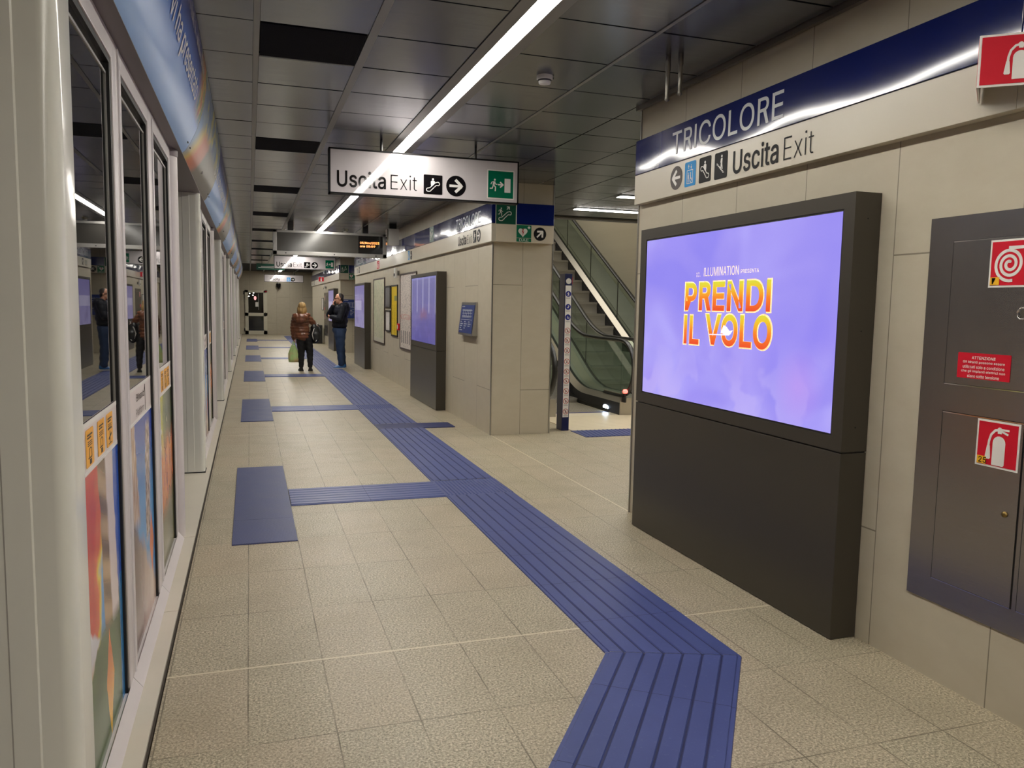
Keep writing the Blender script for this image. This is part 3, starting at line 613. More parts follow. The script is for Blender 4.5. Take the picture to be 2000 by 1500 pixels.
def glyph_geo(ch, bold):                  # each outer contour is filled with its own holes, so overlapping strokes stay solid
    k = (ch, bold)
    if k in _gl: return _gl[k]
    L = [[tuple(float(v_) / 1000 for v_ in q.split(',')) for q in c_.split()] for c_ in GLYPHS[ch][1].split('|')]
    big = max(L, key=lambda p: abs(_area(p))); sg = _area(big) > 0
    vs, fs = [], []; ly = 0
    for out in [p for p in L if (_area(p) > 0) == sg]:
        cu = bpy.data.curves.new('t', 'CURVE'); cu.dimensions = '2D'; cu.fill_mode = 'BOTH'; cu.offset = bold
        for lp in [out] + [p for p in L if (_area(p) > 0) != sg and _inside(p[0], out)]:
            sp = cu.splines.new('POLY'); sp.points.add(len(lp) - 1); sp.use_cyclic_u = True
            for p, (a, b_) in zip(sp.points, lp): p.co = (a, b_, 0, 1)
        ob = bpy.data.objects.new('t', cu); col.objects.link(ob)
        me = bpy.data.meshes.new_from_object(ob.evaluated_get(bpy.context.evaluated_depsgraph_get())); n = len(vs)
        vs += [(q.co.x, q.co.y, ly) for q in me.vertices]; fs += [[n + i for i in p.vertices] for p in me.polygons]; ly += 1
        bpy.data.objects.remove(ob); bpy.data.curves.remove(cu); bpy.data.meshes.remove(me)
    _gl[k] = (vs, fs); return _gl[k]
def text_geo(s, bold=0.0):
    k = (s, bold)
    if k not in _txt:
        xo = 0.0; vs, fs = [], []
        for ch in s:
            if ch == ' ': xo += .2; continue
            gv, gf = glyph_geo(ch, bold); n = len(vs)
            vs += [(a + xo, b_, c_) for a, b_, c_ in gv]; fs += [[n + i for i in f] for f in gf]; xo += GLYPHS[ch][0] / 1000 + bold * .6
        x0 = min(p[0] for p in vs); x1 = max(p[0] for p in vs); y0 = min(p[1] for p in vs); y1 = max(p[1] for p in vs)
        _txt[k] = ([((a - x0) / (x1 - x0), (b_ - y0) / (y1 - y0), c_ * 8e-5) for a, b_, c_ in vs], fs, (x1 - x0) / (y1 - y0))
    return _txt[k]
def text_mb(mb, s, pl, x, y, w_, h_, bold=0.0, h=.002, warp=None):
    vs, fs, asp = text_geo(s, bold)
    if w_ is None: w_ = h_ * asp
    if h_ is None: h_ = w_ / asp
    mb.add([(warp(x + a * w_, y + b_ * h_) + Vector((c_, 0, 0)) if warp else pl.pt(x + a * w_, y + b_ * h_, h + c_)) for a, b_, c_ in vs], fs)
    return mb
def text(s, pl, x, y, w_, h_, mat, parent, bold=0.0, h=.002, name='lettering'):
    return text_mb(MB(), s, pl, x, y, w_, h_, bold, h).build(name, mat, parent, fix=False)

# pictograms in a unit square
def pic_arrow(): return [rect(.16, .44, .55, .12)] + stroke([(.46, .80), (.78, .5), (.46, .20)], .14, cap=False) + [[(.70, .42), (.86, .5), (.70, .58)]]
def rot2(polys, deg):
    c_, s_ = math.cos(math.radians(deg)), math.sin(math.radians(deg))
    return [[(.5 + (a - .5) * c_ - (b - .5) * s_, .5 + (a - .5) * s_ + (b - .5) * c_) for a, b in p] for p in polys]
def pic_escalator():
    o = stroke(arc(.2, .22, .09, 200, 90) + [(.30, .33), (.62, .62)] + arc(.76, .56, .10, 110, -60) + [(.68, .48), (.62, .44), (.60, .40), (.54, .37), (.52, .32), (.46, .29), (.44, .24), (.38, .21), (.36, .16), (.30, .13)] + arc(.2, .22, .09, -90, -160), .04, True)
    return o + [circ(.48, .80, .06, 14), [(.38, .44), (.44, .42), (.58, .56), (.60, .68), (.54, .73), (.42, .73), (.36, .68), (.36, .52)]]
def pic_stairs():
    o = []
    for k in range(6): o += stroke([(.2 + .1 * k, .2 + .07 * k), (.3 + .1 * k, .2 + .07 * k), (.3 + .1 * k, .27 + .07 * k)], .035)
    return o + [circ(.42, .86, .055, 14), [(.36, .78), (.48, .78), (.52, .62), (.48, .60), (.50, .40), (.44, .36), (.42, .50), (.36, .34), (.32, .34), (.37, .55)]]
def pic_lift():
    o = stroke([(.22, .10), (.78, .10), (.78, .66), (.22, .66)], .03, True)
    for cx, sg in ((.36, 1), (.62, -1)):
        o += [rect(cx - .015, .72, .03, .18)]
        o += [[(cx - .07, .81 if sg > 0 else .81), (cx + .07, .81), (cx, .81 + .12 * sg)]]
    o += [circ(.36, .53, .04, 12), rect(.31, .30, .10, .18), rect(.325, .14, .03, .17), rect(.365, .14, .03, .17)]
    o += [circ(.56, .53, .04, 12), [(.52, .48), (.59, .48), (.60, .32), (.68, .32), (.70, .22), (.66, .22), (.64, .28), (.53, .28)]] + ring(.57, .23, .08, .03, 14)
    return o
def pic_man():
    return [circ(.40, .88, .075, 14)] + stroke([(.38, .76), (.30, .50)], .15) + stroke([(.36, .74), (.18, .70), (.10, .54)], .055) + stroke([(.38, .72), (.48, .56), (.60, .56)], .055) + stroke([(.30, .50), (.46, .36), (.44, .06)], .075) + stroke([(.28, .48), (.22, .26), (.02, .24)], .07)
def pic_exit():
    return tr_(pic_man(), .06, .22, .52) + [rect(.40, .475, .17, .05)] + stroke([(.48, .60), (.60, .5), (.48, .40)], .05) + [rect(.66, .22, .24, .52)]
def pic_run_esc():
    return tr_(pic_man(), .06, .34, .46) + tr_(pic_escalator()[:-2], .02, .02, .88) + tr_(rot2(pic_arrow(), 45), .46, .62, .3)
def heart(cx, cy, s):
    p = []
    for k in range(30):
        t = 2 * PI * k / 30; p.append((cx + s * 16 * math.sin(t) ** 3 / 17, cy + s * (13 * math.cos(t) - 5 * math.cos(2 * t) - 2 * math.cos(3 * t) - math.cos(4 * t)) / 17))
    return p
def pic_ext():
    body = [(.40, .06)] + [(.66, .06), (.69, .09), (.69, .52)] + arc(.545, .54, .145, 0, 180, 10) + [(.40, .09)]
    hose = stroke([(.54, .82), (.44, .80), (.35, .70), (.31, .56), (.30, .44)], .05)
    noz = [[(.27, .46), (.335, .46), (.36, .20), (.34, .17), (.25, .17), (.23, .20)]]
    return [body] + hose + noz + [circ(.54, .82, .055, 14), rect(.50, .74, .09, .07)] + stroke([(.55, .83), (.76, .83)], .04) + stroke([(.55, .81), (.74, .74)], .04)
def pic_spiral():
    p = []
    for k in range(70):
        a = k / 69 * 2 * PI * 2.6; r = .05 + .30 * k / 69; p.append((.48 + r * math.cos(a + 1.2), .48 + r * math.sin(a + 1.2)))
    return stroke(p, .065) + stroke([(.44, .82), (.78, .82)], .065) + [rect(.80, .785, .02, .07), rect(.84, .785, .10, .07)]

# ------------------------------------------------------------------ setting
mb = MB(); mb.add([(-.352, -14, 0), (8.3, -14, 0), (8.3, 41, 0), (-.352, 41, 0)], [(0, 1, 2, 3)])
mb.box((-.352, -14, -.2), (8.3, 41, -.004)); struct(mb.build('floor', 'floor'))
mb = MB()
for k in range(-3, 8):
    y0 = 2.13 + 5.6 * k
    for a, b_ in ((0, 2.1), (2.1, 3.45), (3.45, 5.6)): mb.box((-.95, y0 + a + .002, -.03), (-.368, y0 + b_ - .002, .003))
struct(mb.build('trim_1', 'threshold'))
struct(MB().box((-.368, -14, -.2), (-.352, 41, -.012)).build('trim_2', 'dark_gap'))
# ceiling: rows of metal cassettes between light rails
mb = MB(); rails = MB(); PITCH = .622; Y0 = 4.58 - PITCH * 14
vents = {}
cols = [(-.95, .040), (.076, .648), (.700, 1.272), (1.536, 2.108), (2.140, 2.740), (2.752, 3.36), (3.372, 3.98), (3.992, 4.60), (4.612, 5.22), (5.232, 5.84), (5.852, 6.46), (6.472, 7.08), (7.092, 7.7), (7.712, 8.3)]
for r in range(-16, 59):
    ya, yb = Y0 + PITCH * r + .008, Y0 + PITCH * (r + 1) - .008
    if ya > 41: continue
    for ci, (xa, xb) in enumerate(cols):
        if ci >= 5 and yb > 12.5 and ya < 25.5: continue
        if ci == 1 and (r - 14) % 5 == 0: vents[r] = (ya, yb); continue
        t1, t2 = random.uniform(-.0012, .0012), random.uniform(-.0012, .0012)
        mb.add([(xa, ya, CEIL + t1), (xb, ya, CEIL + t2), (xb, yb, CEIL - t1), (xa, yb, CEIL - t2)], [(0, 3, 2, 1)])
        mb.add([(xa, ya, CEIL + t1), (xb, ya, CEIL + t2), (xb, ya, CEIL + .03), (xa, ya, CEIL + .03)], [(0, 1, 2, 3)])
        mb.add([(xa, yb, CEIL - t2), (xb, yb, CEIL - t1), (xb, yb, CEIL + .03), (xa, yb, CEIL + .03)], [(0, 1, 2, 3)])
struct(mb.build('ceiling', 'ceiling', fix=False))
mb = MB(); mb.box((-1, -14, CEIL + .03), (2.8, 41, CEIL + .1)); mb.box((2.8, -14, CEIL + .03), (8.3, 12.46, CEIL + .1)); mb.box((2.8, 25.5, CEIL + .03), (8.3, 41, CEIL + .1))
struct(mb.build('ceiling.001', 'tunnel'))
mb = MB()
for xa, xb in ((.042, .074), (.650, .698), (2.112, 2.136)): mb.box((xa, -14, CEIL - .004), (xb, 41, CEIL + .03))
struct(mb.build('trim_3', 'ceiling_rail'))
struct(MB().box((2.745, -14, CEIL - .03), (2.775, 5.44, CEIL + .03)).box((2.745, 9.2, CEIL - .03), (2.775, 22.3, CEIL + .03)).box((2.745, 26.08, CEIL - .03), (2.775, 38, CEIL + .03)).build('trim_4', 'trim_metal'))
# wall blocks on the right, with station name band recess line
WX = 2.795
def block(n, y0, y1):
    mb = MB().box((WX, y0, 0), (3.567, y1, CEIL + .05)); o = mb.build('wall_right', 'wall'); struct(o)
    me = o.data; me.materials.append(M['wall_face'])
    for p in me.polygons:
        if abs(p.normal.y) > .7: p.material_index = 1
    return o
BL = [(-14, 5.43), (9.2, 22.3), (26.08, 38.0)]
for i, (a, b_) in enumerate(BL): block('abc'[i], a, b_)
struct(MB().box((-1.2, 41, 0), (8.4, 41.2, CEIL + .1)).build('wall_end', 'wall_face'))
struct(MB().box((-1.2, -14.2, 0), (8.4, -14, CEIL + .1)).build('wall_back', 'wall_face'))
struct(MB().box((-1.25, -14, -.3), (-1.05, 41, CEIL + .1)).build('wall_left', 'tunnel'))
mb = MB().box((7.45, -14, 0), (7.65, 41, 3.2)); mb.box((7.45, 9, 3.2), (7.65, 26, 7.6)); struct(mb.build('wall_hall', 'wall_face'))
mb = MB().box((3.5, 24.5, 0), (7.7, 24.7, 7.6)); struct(mb.build('wall_shaft_end', 'wall_face'))
mb = MB().box((3.36, 12.46, CEIL), (3.56, 24.6, 7.6)); mb.box((3.4, 12.36, CEIL + .1), (7.6, 12.46, 7.6)); struct(mb.build('wall_shaft', 'wall'))
struct(MB().box((3.3, 12.3, 7.6), (7.7, 24.7, 7.7)).build('ceiling.002', 'ceiling'))
struct(MB().box((3.567, 12.43, CEIL - .02), (7.45, 12.47, CEIL + .14)).build('trim_5', 'trim_metal'))
struct(MB().box((2.786, 5.425, 0), (2.800, 5.437, CEIL)).box((2.786, 9.194, 0), (2.800, 9.206, CEIL)).box((3.56, 9.193, 0), (3.572, 9.2, CEIL)).build('trim_6', 'steel'))

# ceiling vents
vk = 0
for r, (ya, yb) in sorted(vents.items()):
    vk += 1
    if yb < 3.6 or ya > 37: 
        MBv = MB().box((.078, ya, CEIL), (.646, yb, CEIL + .02)); struct(MBv.build('ceiling.003', 'vent')); continue
    names_ = ['nearest', 'second', 'third', 'fourth', 'fifth', 'sixth', 'seventh', 'eighth', 'ninth', 'tenth', 'eleventh', 'twelfth']
    idx = len([o for o in col.objects if o.name.startswith('ceiling_vent')])
    t = thing('ceiling_vent', f'black perforated ceiling grille, {names_[idx]} of the row above the platform', 'vent', (.36, (ya + yb) / 2, CEIL), 'ceiling grilles')
    q = MB().box((.080, ya + .006, CEIL - .002), (.644, yb - .012, CEIL + .006))
    for k in range(46): 
        xx = .086 + k * .0122; q.box((xx, ya + .008, CEIL - .0035), (xx + .005, yb - .014, CEIL - .001))
    q.build('grille', 'vent', t)
    MB().box((.078, yb - .012, CEIL - .004), (.646, yb, CEIL + .01)).build('frame', 'ceiling_rail', t)

# ------------------------------------------------------------------ ceiling lights
t = thing('ceiling_light', 'long continuous white light strip along the platform ceiling', 'ceiling light', (1.405, 18, CEIL))
mb = MB()
for xa, xb in ((1.276, 1.352), (1.458, 1.532)): mb.box((xa, -13.9, CEIL - .006), (xb, 40.2, CEIL + .03))
mb.box((1.276, -13.9, CEIL + .024), (1.532, 40.2, CEIL + .03)); mb.build('housing', 'ceiling_rail', t)
y = 3.84 - 1.572 * 11
while y < 40:
    MB().box((1.355, y + .004, CEIL - .002), (1.455, min(y + 1.568, 40.1), CEIL + .012)).build('diffuser', 'lamp', t); y += 1.572
for i, (yy, xa, nm) in enumerate(((11.17, 4.68, 'light bar above the escalators, the longer one lower in the photo'), (9.70, 4.69, 'light bar before the escalators, the short piece seen under the station band'), (8.2, 4.69, 'light bar added out of view to light the escalator landing floor'), (6.7, 4.69, 'light bar added out of view over the floor behind the big screen wall'))):  # last two bars are hidden extras, added to light the landing
    t = thing('hall_light', 'white ' + nm, 'ceiling light', (6, yy, CEIL), 'ceiling light bars in the escalator hall')
    MB().box((xa - .03, yy - .11, CEIL - .008), (7.24, yy + .11, CEIL - .003)).build('housing', 'ceiling_rail', t)
    MB().box((xa, yy - .076, CEIL - .012), (7.2, yy + .076, CEIL - .0085)).build('diffuser', 'hall_lamp', t)

# ------------------------------------------------------------------ tactile paving
def strip_profile(bars):
    P = [(0, 0, 0), (0.004, .006, 0)]
    for k in range(bars):
        a, b_ = (k + .045) / bars, (k + .955) / bars
        if k == 0: a = .03
        if k == bars - 1: b_ = .97
        P += [(a, .0062, 0), (a + .006, .0105, 0), (b_ - .006, .0105, 0), (b_, .0062, 1 if k < bars - 1 else 0)]
    return P + [(.996, .006, 0), (1, 0, 0)]
def tactile(name, label, runs, loc, group='blue tactile guide strips'):
    t = thing(name, label, 'tactile paving', loc, group)
    for run in runs:                         # each run: list of (left, right) end lines
        prof = strip_profile(7); rings = []; joint = []
        for k, (L, R_) in enumerate(run):
            L, R_ = Vector((L[0], L[1], 0)), Vector((R_[0], R_[1], 0))
            rings.append([L + (R_ - L) * s_ + Vector((0, 0, h_)) for s_, h_, m_ in prof])
        n = len(prof); vs, fs, mi = [], [], []
        for k in range(len(rings) - 1):
            A, B = rings[k], rings[k + 1]
            sub = [A]
            if k: sub = [[a + (b_ - a).normalized() * .003 for a, b_ in zip(A, B)]]
            base = len(vs)
            if k:                            # narrow dark joint between two rubber tiles
                vs += A + sub[0]
                for i in range(n - 1): fs.append((base + i, base + i + 1, base + n + i + 1, base + n + i)); mi.append(1)
                base = len(vs)
            vs += sub[0] + B
            for i in range(n - 1): fs.append((base + i, base + i + 1, base + n + i + 1, base + n + i)); mi.append(prof[i][2])
        mb = MB(); mb.add(vs, fs); o = mb.build('section', 'tactile', t, fix=False)
        o.data.materials.append(M['groove']); o.data.polygons.foreach_set('material_index', mi)
        bm = bmesh.new(); bm.from_mesh(o.data); bmesh.ops.remove_doubles(bm, verts=bm.verts[:], dist=1e-5); bmesh.ops.recalc_face_normals(bm, faces=bm.faces[:])
        up_ = sum(f.normal.z * f.calc_area() for f in bm.faces)
        if up_ < 0: bmesh.ops.reverse_faces(bm, faces=bm.faces[:])
        bm.to_mesh(o.data); bm.free()
    return t
TL, TR = 1.53, 2.118
PADS = [6.56 + 5.6 * k for k in range(6)]
cross = [(p - .30, p + .27) for p in PADS]
def ylines(a, b_, first=None):
    n = max(1, round((b_ - a) / .6)); L = [((TL, a + (b_ - a) * k / n), (TR, a + (b_ - a) * k / n)) for k in range(n + 1)]
    if first: L[0] = first
    return L
runs = []; y = 2.96
for i, (a, b_) in enumerate(cross):
    if i == 0: runs += [ylines(y, a, ((1.530, 3.170), (TR, 2.960))), ylines(b_, 9.905)]; y = 10.325
    else: runs.append(ylines(y, a)); y = b_
runs.append(ylines(y, 39.0))
tactile('tactile_strip', 'long straight ribbed blue tactile strip running the length of the platform', runs, (1.82, 20, 0))
dd = Vector((-.598, -.801))
c0_, c1_ = Vector((1.530, 3.167)), Vector((2.118, 2.957))
run = [(tuple(c0_), tuple(c1_))]
for k in range(4): run.append((tuple(c0_ + dd * (.32 + .6 * k)), tuple(c1_ + dd * (.50 + .6 * k))))
tactile('tactile_strip', 'angled ribbed blue tactile strip bending off toward the near floor edge', [run], (1.0, 1.8, 0))
ordn = ['nearest', 'second', 'third', 'fourth', 'fifth', 'farthest']
for i, (p, (a, b_)) in enumerate(zip(PADS, cross)):
    o = MB().box((TL, a + .002, 0), (TR, b_ - .002, .008)); 
    q = MB()
    if i < 2:
        for ix in range(18):
            for iy in range(17):
                cx, cy = TL + .03 + ix * .0312, a + .03 + iy * .0318
                q.loft([[(cx + r * math.cos(k * PI / 3), cy + r * math.sin(k * PI / 3), z_) for k in range(6)] for r, z_ in ((.010, .008), (.006, .0115))])
    t = thing('tactile_junction', f'dimpled blue tactile square, {ordn[i]} crossing on the long strip', 'tactile paving', (1.82, p, 0), 'dimpled tactile squares')
    o.build('base', 'tactile_dimple', t)
    if q.v: q.build('studs', 'tactile', t)
    # path from the strip to the door pad
    tactile('tactile_path', f'short ribbed blue tactile cross path, {ordn[i]} one from strip to door pad', [[((x_, b_), (x_, a)) for x_ in (.290, .906, TL - .002)]], (.9, p, 0), 'tactile cross paths')
    t = thing('tactile_pad', f'flat blue rubber door pad, {ordn[i]} one in front of the platform doors', 'tactile paving', (.08, p, 0), 'tactile door pads')
    ya, yb = p - 1.25, p + 1.28
    MB().box((-.13, ya, 0), (.285, ya + .60, .006)).build('tile', 'tactile_pad', t); MB().box((-.13, ya + .603, 0), (.285, yb, .006)).build('tile', 'tactile_pad', t)
    if i < 3:
        q = MB()
        for k in range(40): q.box((-.125 + k * .0102, ya + .005, .006), (-.125 + k * .0102 + .005, yb - .005, .0078))
        q.build('ribs', 'tactile_pad', t)
tag(MB().box((1.53, 9.91, 0), (2.53, 10.32, .009), .002).build('floor_plate', 'tactile_dark'), 'smooth dark navy plate laid across the tactile strip near the pillar', 'tactile paving')
t = thing('tactile_pad', 'purple ribbed tactile pad in front of the escalator landing', 'tactile paving', (4.7, 9.04, 0), 'tactile door pads')
t['group'] = 'escalator floor'; del t['group']
MB().box((3.9, 8.79, 0), (5.5, 9.285, .006)).build('base', 'tactile_pad', t)
q = MB()
for k in range(26): q.add([(3.92 + k * .06, 8.80, .006), (3.945 + k * .06, 8.80, .006), (4.005 + k * .06, 9.275, .006), (3.98 + k * .06, 9.275, .006), (3.926 + k * .06, 8.80, .011), (3.939 + k * .06, 8.80, .011), (3.999 + k * .06, 9.275, .011), (3.986 + k * .06, 9.275, .011)], [(4, 5, 6, 7), (0, 1, 5, 4), (1, 2, 6, 5), (2, 3, 7, 6), (3, 0, 4, 7)])
q.build('ribs', 'tactile', t)

# ------------------------------------------------------------------ platform screen: columns, glazed screens, posts, door leaves, headers
GX = -.48; PER = 5.6; NB = 7
bay = ['nearest', 'second', 'third', 'fourth', 'fifth', 'sixth', 'farthest']
def column_mesh(y0):
    prof = []
    x0, x1, ya, yb, r = -.62, -.410, y0, y0 + .19, .042
    pts = [(x0, ya), (x0 + .06, ya), (x0 + .064, ya - .003), (x1 - .09, ya - .003), (x1 - .086, ya)]
    pts += [(x1 - r + r * math.cos(a), ya + r + r * math.sin(a)) for a in [math.radians(-90 + 9 * k) for k in range(11)]]
    pts += [(x1 - r + r * math.cos(a), yb - r + r * math.sin(a)) for a in [math.radians(9 * k) for k in range(11)]]
    pts += [(x0, yb)]
    return MB().loft([[Vector((a, b_, z_)) for a, b_ in pts] for z_ in (.003, 2.545)], smooth=True)
def flat_shade_fix(o, ang=35):
    me = o.data
    try: me.set_sharp_from_angle(angle=math.radians(ang))
    except Exception: pass
def make_column(i):
    y0 = 2.10 + PER * i
    o = column_mesh(y0)
    t = thing('screen_column', f'glossy cream rounded column of the platform screen, {bay[i]} one', 'column', (-.5, y0, 0), 'platform screen columns')
    c_ = o.build('shaft', 'column', t); flat_shade_fix(c_)
    MB().box((-.62, y0 - .004, 0.0), (-.405, y0 + .19, .012)).build('foot', 'gasket', t)
    MB().box((-.66, y0 + .02, .003), (-.62, y0 + .16, 2.545)).build('seal', 'gasket', t)
    return t
def make_post(i):
    y0 = 5.56 + PER * i
    t = thing('screen_post', f'pale half-round end post of the platform screen, {bay[i]} one', 'post', (-.45, y0, 0), 'platform screen posts')
    yc_ = y0 + .075
    pts = [(-.58, y0)] + [(-.485 + .055 * math.cos(a), yc_ + .075 * math.sin(a)) for a in [math.radians(-90 + 9 * k) for k in range(21)]] + [(-.58, y0 + .15)]
    o = MB().loft([[Vector((a, b_, z_)) for a, b_ in pts] for z_ in (.003, 2.50)]).build('shaft', 'frame', t); flat_shade_fix(o)
    MB().box((-.58, y0 + .151, .003), (-.49, y0 + .160, 2.545)).build('seal', 'gasket', t)
    pts2 = [(a + (.004 if a > -.48 else 0), b_) for a, b_ in pts]
    MB().loft([[Vector((a, b_, z_)) for a, b_ in pts2] for z_ in (2.50, 2.545)]).build('cap', 'soffit', t)
    return t
SCR = [(2.300, 3.398, 2.42, 3.285), (3.402, 4.508, 3.53, 4.37), (4.512, 5.558, 4.645, 5.445)]
def make_screen(k):
    ya, yb, ga, gb = SCR[k]
    t = thing('glass_screen', '', 'glass screen', (GX, ya, 0), 'platform glass screens')
    xf = GX + .012; xb = GX - .05
    mb = MB(); mb.box((xb, ya, .0425), (xf, ga, 2.543), .004); mb.box((xb, gb + .028, .0425), (xf, yb, 2.543), .004)
    mb.box((xb, ga, 2.462), (xf, gb + .028, 2.543), .004); mb.box((xb, ga, .003), (xf, gb + .028, .040), .003)
    mb.box((xb, ya, .003), (xf, ga, .0425)); mb.box((xb, gb + .028, .003), (xf, yb, .0425))
    mb.prism([(xf, ya, .003), (xf + .035, ya, .003), (xf, ya, .05)], (0, yb - ya, 0))
    mb.build('frame', 'frame', t)
    MB().box((xf, ya + .030, .06), (xf + .006, ya + .040, 2.53)).build('frame_bead', 'frame_edge', t)
    mb = MB(); mb.box((GX - .02, gb, .04), (GX + .006, gb + .028, 2.462)); mb.box((GX - .02, ga, 2.44), (GX + .006, gb, 2.462)); mb.build('gasket', 'gasket', t)
    MB().box((GX - .018, ga, .04), (GX - .008, gb, 2.44)).build('pane', 'dark_glass', t)
    mb = MB(); mb.box((GX - .008, gb - .014, 1.2), (GX - .004, gb - .004, 2.40)); mb.box((GX - .008, ga, 2.395), (GX - .004, gb - .004, 2.405)); mb.build('pane_edge', 'alu', t)
    pl = Pl((GX - .006, ga, 0), (0, 1, 0))
    o = flat(pl, [rect(0, 1.040, gb - ga - .004, .160)], 'notice_band', 'panel_lilac', t, .002, .002)
    flat(pl, [rect(0, 1.185, gb - ga - .004, .015), rect(0, 1.036, gb - ga - .004, .014)], 'band_edge', 'white', o, .0026, .001)
    f = MB().box((-.002, ga, .040), (.002, gb, 1.036)); f = MB().box((0, 0, 0), (.004, gb - ga, .996))
    film_o = f.build('printed_film', ('film_a', 'film_b', 'film_c')[k], None); film_o.parent = t; film_o.location = Vector((GX - .008, ga, .042)) - Vector((GX, ya, 0))
    if k in (0, 2):
        xs = (.26, .46, .63) if k == 0 else (.22, .40, .56); 
        lab = [rrect(x_, 1.058, .125, .118, .008) for x_ in xs]
        for j, x_ in enumerate(xs):
            lo = flat(pl, [lab[j]], 'warning_label', 'label_orange', t, .004, .001); ink = []
            for r_ in range(2): ink.append(rect(x_ + .02, 1.155 - .009 * r_, .08 - .02 * r_, .005))
            for r_ in range(3): ink.append(rect(x_ + .025, 1.135 - .006 * r_, .07, .0025))
            if j < 2: ink += stroke([(x_ + .045, 1.085), (x_ + .045, 1.112), (x_ + .065, 1.116), (x_ + .085, 1.112), (x_ + .085, 1.085)], .003) + [rect(x_ + .03, 1.083, .055, .004), rect(x_ + .05, 1.064, .03, .016)]
            else: ink += [rect(x_ + .02, 1.118, .08, .004), rect(x_ + .03, 1.066, .07, .003)] + stroke([(x_ + .06, 1.07), (x_ + .06, 1.112)], .005) + stroke([(x_ + .035, 1.085), (x_ + .09, 1.10)], .008)
            flat(pl, ink, 'pictogram', 'ink', lo, .005, .0006)
    else:
        mb = MB(); text_mb(mb, 'Binario', pl, .30, 1.128, .26, .034, .006, .0035); text_mb(mb, 'Platform', pl, .28, 1.062, .28, .034, -.008, .0035); mb.build('lettering', 'ink', t, fix=False)
        flat(pl, [rect(.60, 1.055, .007, .125), [(.60, 1.18), (.574, 1.155), (.574, 1.145), (.60, 1.166)]], 'platform_number', 'ink', t, .0035, .001)
    return t
def scr_label(k, i):
    pic = ('red and green printed film', 'sky-blue printed film', 'orange and olive printed film')[k]
    return f'dark glass platform screen with {pic}, in the {bay[i]} bay'
protoS = [make_screen(k) for k in range(3)]
for k in range(3): protoS[k]['label'] = scr_label(k, 0)
for i in range(NB):
    make_column(i)
    if i < NB - 1: make_post(i)
    for k in range(3):
        if i and i < NB - 1: dup(protoS[k], PER * i, label=scr_label(k, i))
# door leaves recessed in the openings
def make_leaf(ya, yb, label):
    t = thing('platform_door', label, 'sliding door', (-.66, ya, 0), 'sliding platform doors')
    mb = MB(); xa, xb = -.70, -.66
    mb.box((xa, ya, .02), (xb, ya + .07, 2.5)); mb.box((xa, yb - .07, .02), (xb, yb, 2.5)); mb.box((xa, ya, 2.38), (xb, yb, 2.5)); mb.box((xa, ya, .003), (xb, yb, .12)); mb.build('frame', 'frame', t)
    MB().box((xa + .01, ya + .07, .12), (xb - .01, yb - .07, 2.38)).build('pane', 'dark_glass', t)
    return t
for i in range(2):
    b0 = 5.66 + PER * i
    make_leaf(b0, b0 + 1.02, f'recessed sliding platform door, nearer leaf of the {bay[i]} doorway'); make_leaf(b0 + 1.025, b0 + 2.05, f'recessed sliding platform door, farther leaf of the {bay[i]} doorway')
for i in range(2, NB - 1):
    b0 = 5.66 + PER * i; struct(MB().box((-.70, b0, .003), (-.66, b0 + 2.05, 2.5)).build(f'door_{i}', 'dark_glass'))
struct(MB().box((-.80, -14, 2.54), (-.70, 41, 3.06)).box((-.80, -14, 0), (-.66, 2.1, 2.54)).build('trim_7', 'soffit'))
# curved header
HP = [(-.405, 2.547), (-.385, 2.565), (-.352, 2.62), (-.318, 2.69), (-.290, 2.77), (-.268, 2.86), (-.252, 2.96), (-.243, 3.066)]
def hp(zz):
    for (xa, za), (xb, zb) in zip(HP, HP[1:]):
        if zz <= zb: return xa + (xb - xa) * (zz - za) / (zb - za)
    return HP[-1][0]
def make_header(ya, yb, mat, label, grp):
    t = thing('header_panel', label, 'header panel', (-.4, ya, 2.545), grp)
    ring0 = [Vector((a, 0, b_)) for a, b_ in HP]
    n = 6; rings = [[Vector((a, ya + .003 + (yb - ya - .006) * k / n, b_)) for a, b_ in HP] for k in range(n + 1)]
    o = MB().loft(rings, closed=False, caps=False, smooth=True).build('cover', mat, t, fix=False)
    mb = MB().box((-.70, ya + .002, 2.543), (-.405, yb - .002, 2.556)); mb.build('soffit_plate', 'soffit', t)
    for k, yy in enumerate((ya + .10, yb - .10)):
        mb = MB(); zz = 2.60; xx = hp(zz); mb.capsule((xx + .001, yy - .018, zz), .0045, (xx + .001, yy + .018, zz), .0045, 8); mb.build('slot', 'gasket', t)
    return t
hs = make_header(2.72, 5.72, 'header_sky', '', 'sky-blue header panels over the glass screens')
def warp_(z_lo):
    def f(u, v_):
        zz = z_lo + v_; return Vector((hp(zz) + .0055, u, zz))
    return f
mb = MB(); text_mb(mb, 'lo studio che vi ha presentato', None, 2.30, 0, 2.86, .140, .006, warp=warp_(2.725)); mb.build('lettering', 'white', hs, fix=False)
mb = MB(); wf = warp_(2.955); random.seed(3); u_ = 3.3
while u_ < 5.38:
    hh_ = random.choice((.035, .04, .06)); w_ = random.uniform(.010, .016)
    mb.add([wf(u_, 0), wf(u_ + w_, 0), wf(u_ + w_, hh_), wf(u_, hh_)], [(0, 1, 2, 3)]); u_ += random.choice((.026, .032, .04, .075))
sp_o = mb.build('small_print', 'white', hs, fix=False); sp_o['kind'] = 'stuff'
hd = make_header(5.72, 8.32, 'header_door', '', 'orange and grey header panels over the doorways')
mb = MB().lathe((hp(2.615) + .002, 6.99, 2.615), [(.012, -.006), (.012, .010), (.006, .012)], 12, 'X'); mb.build('lock', 'steel', hd)
hs['label'] = f'curved sky-blue header panel with white lettering, {bay[0]} one'; hd['label'] = f'curved orange and grey header panel over a doorway, {bay[0]} one'
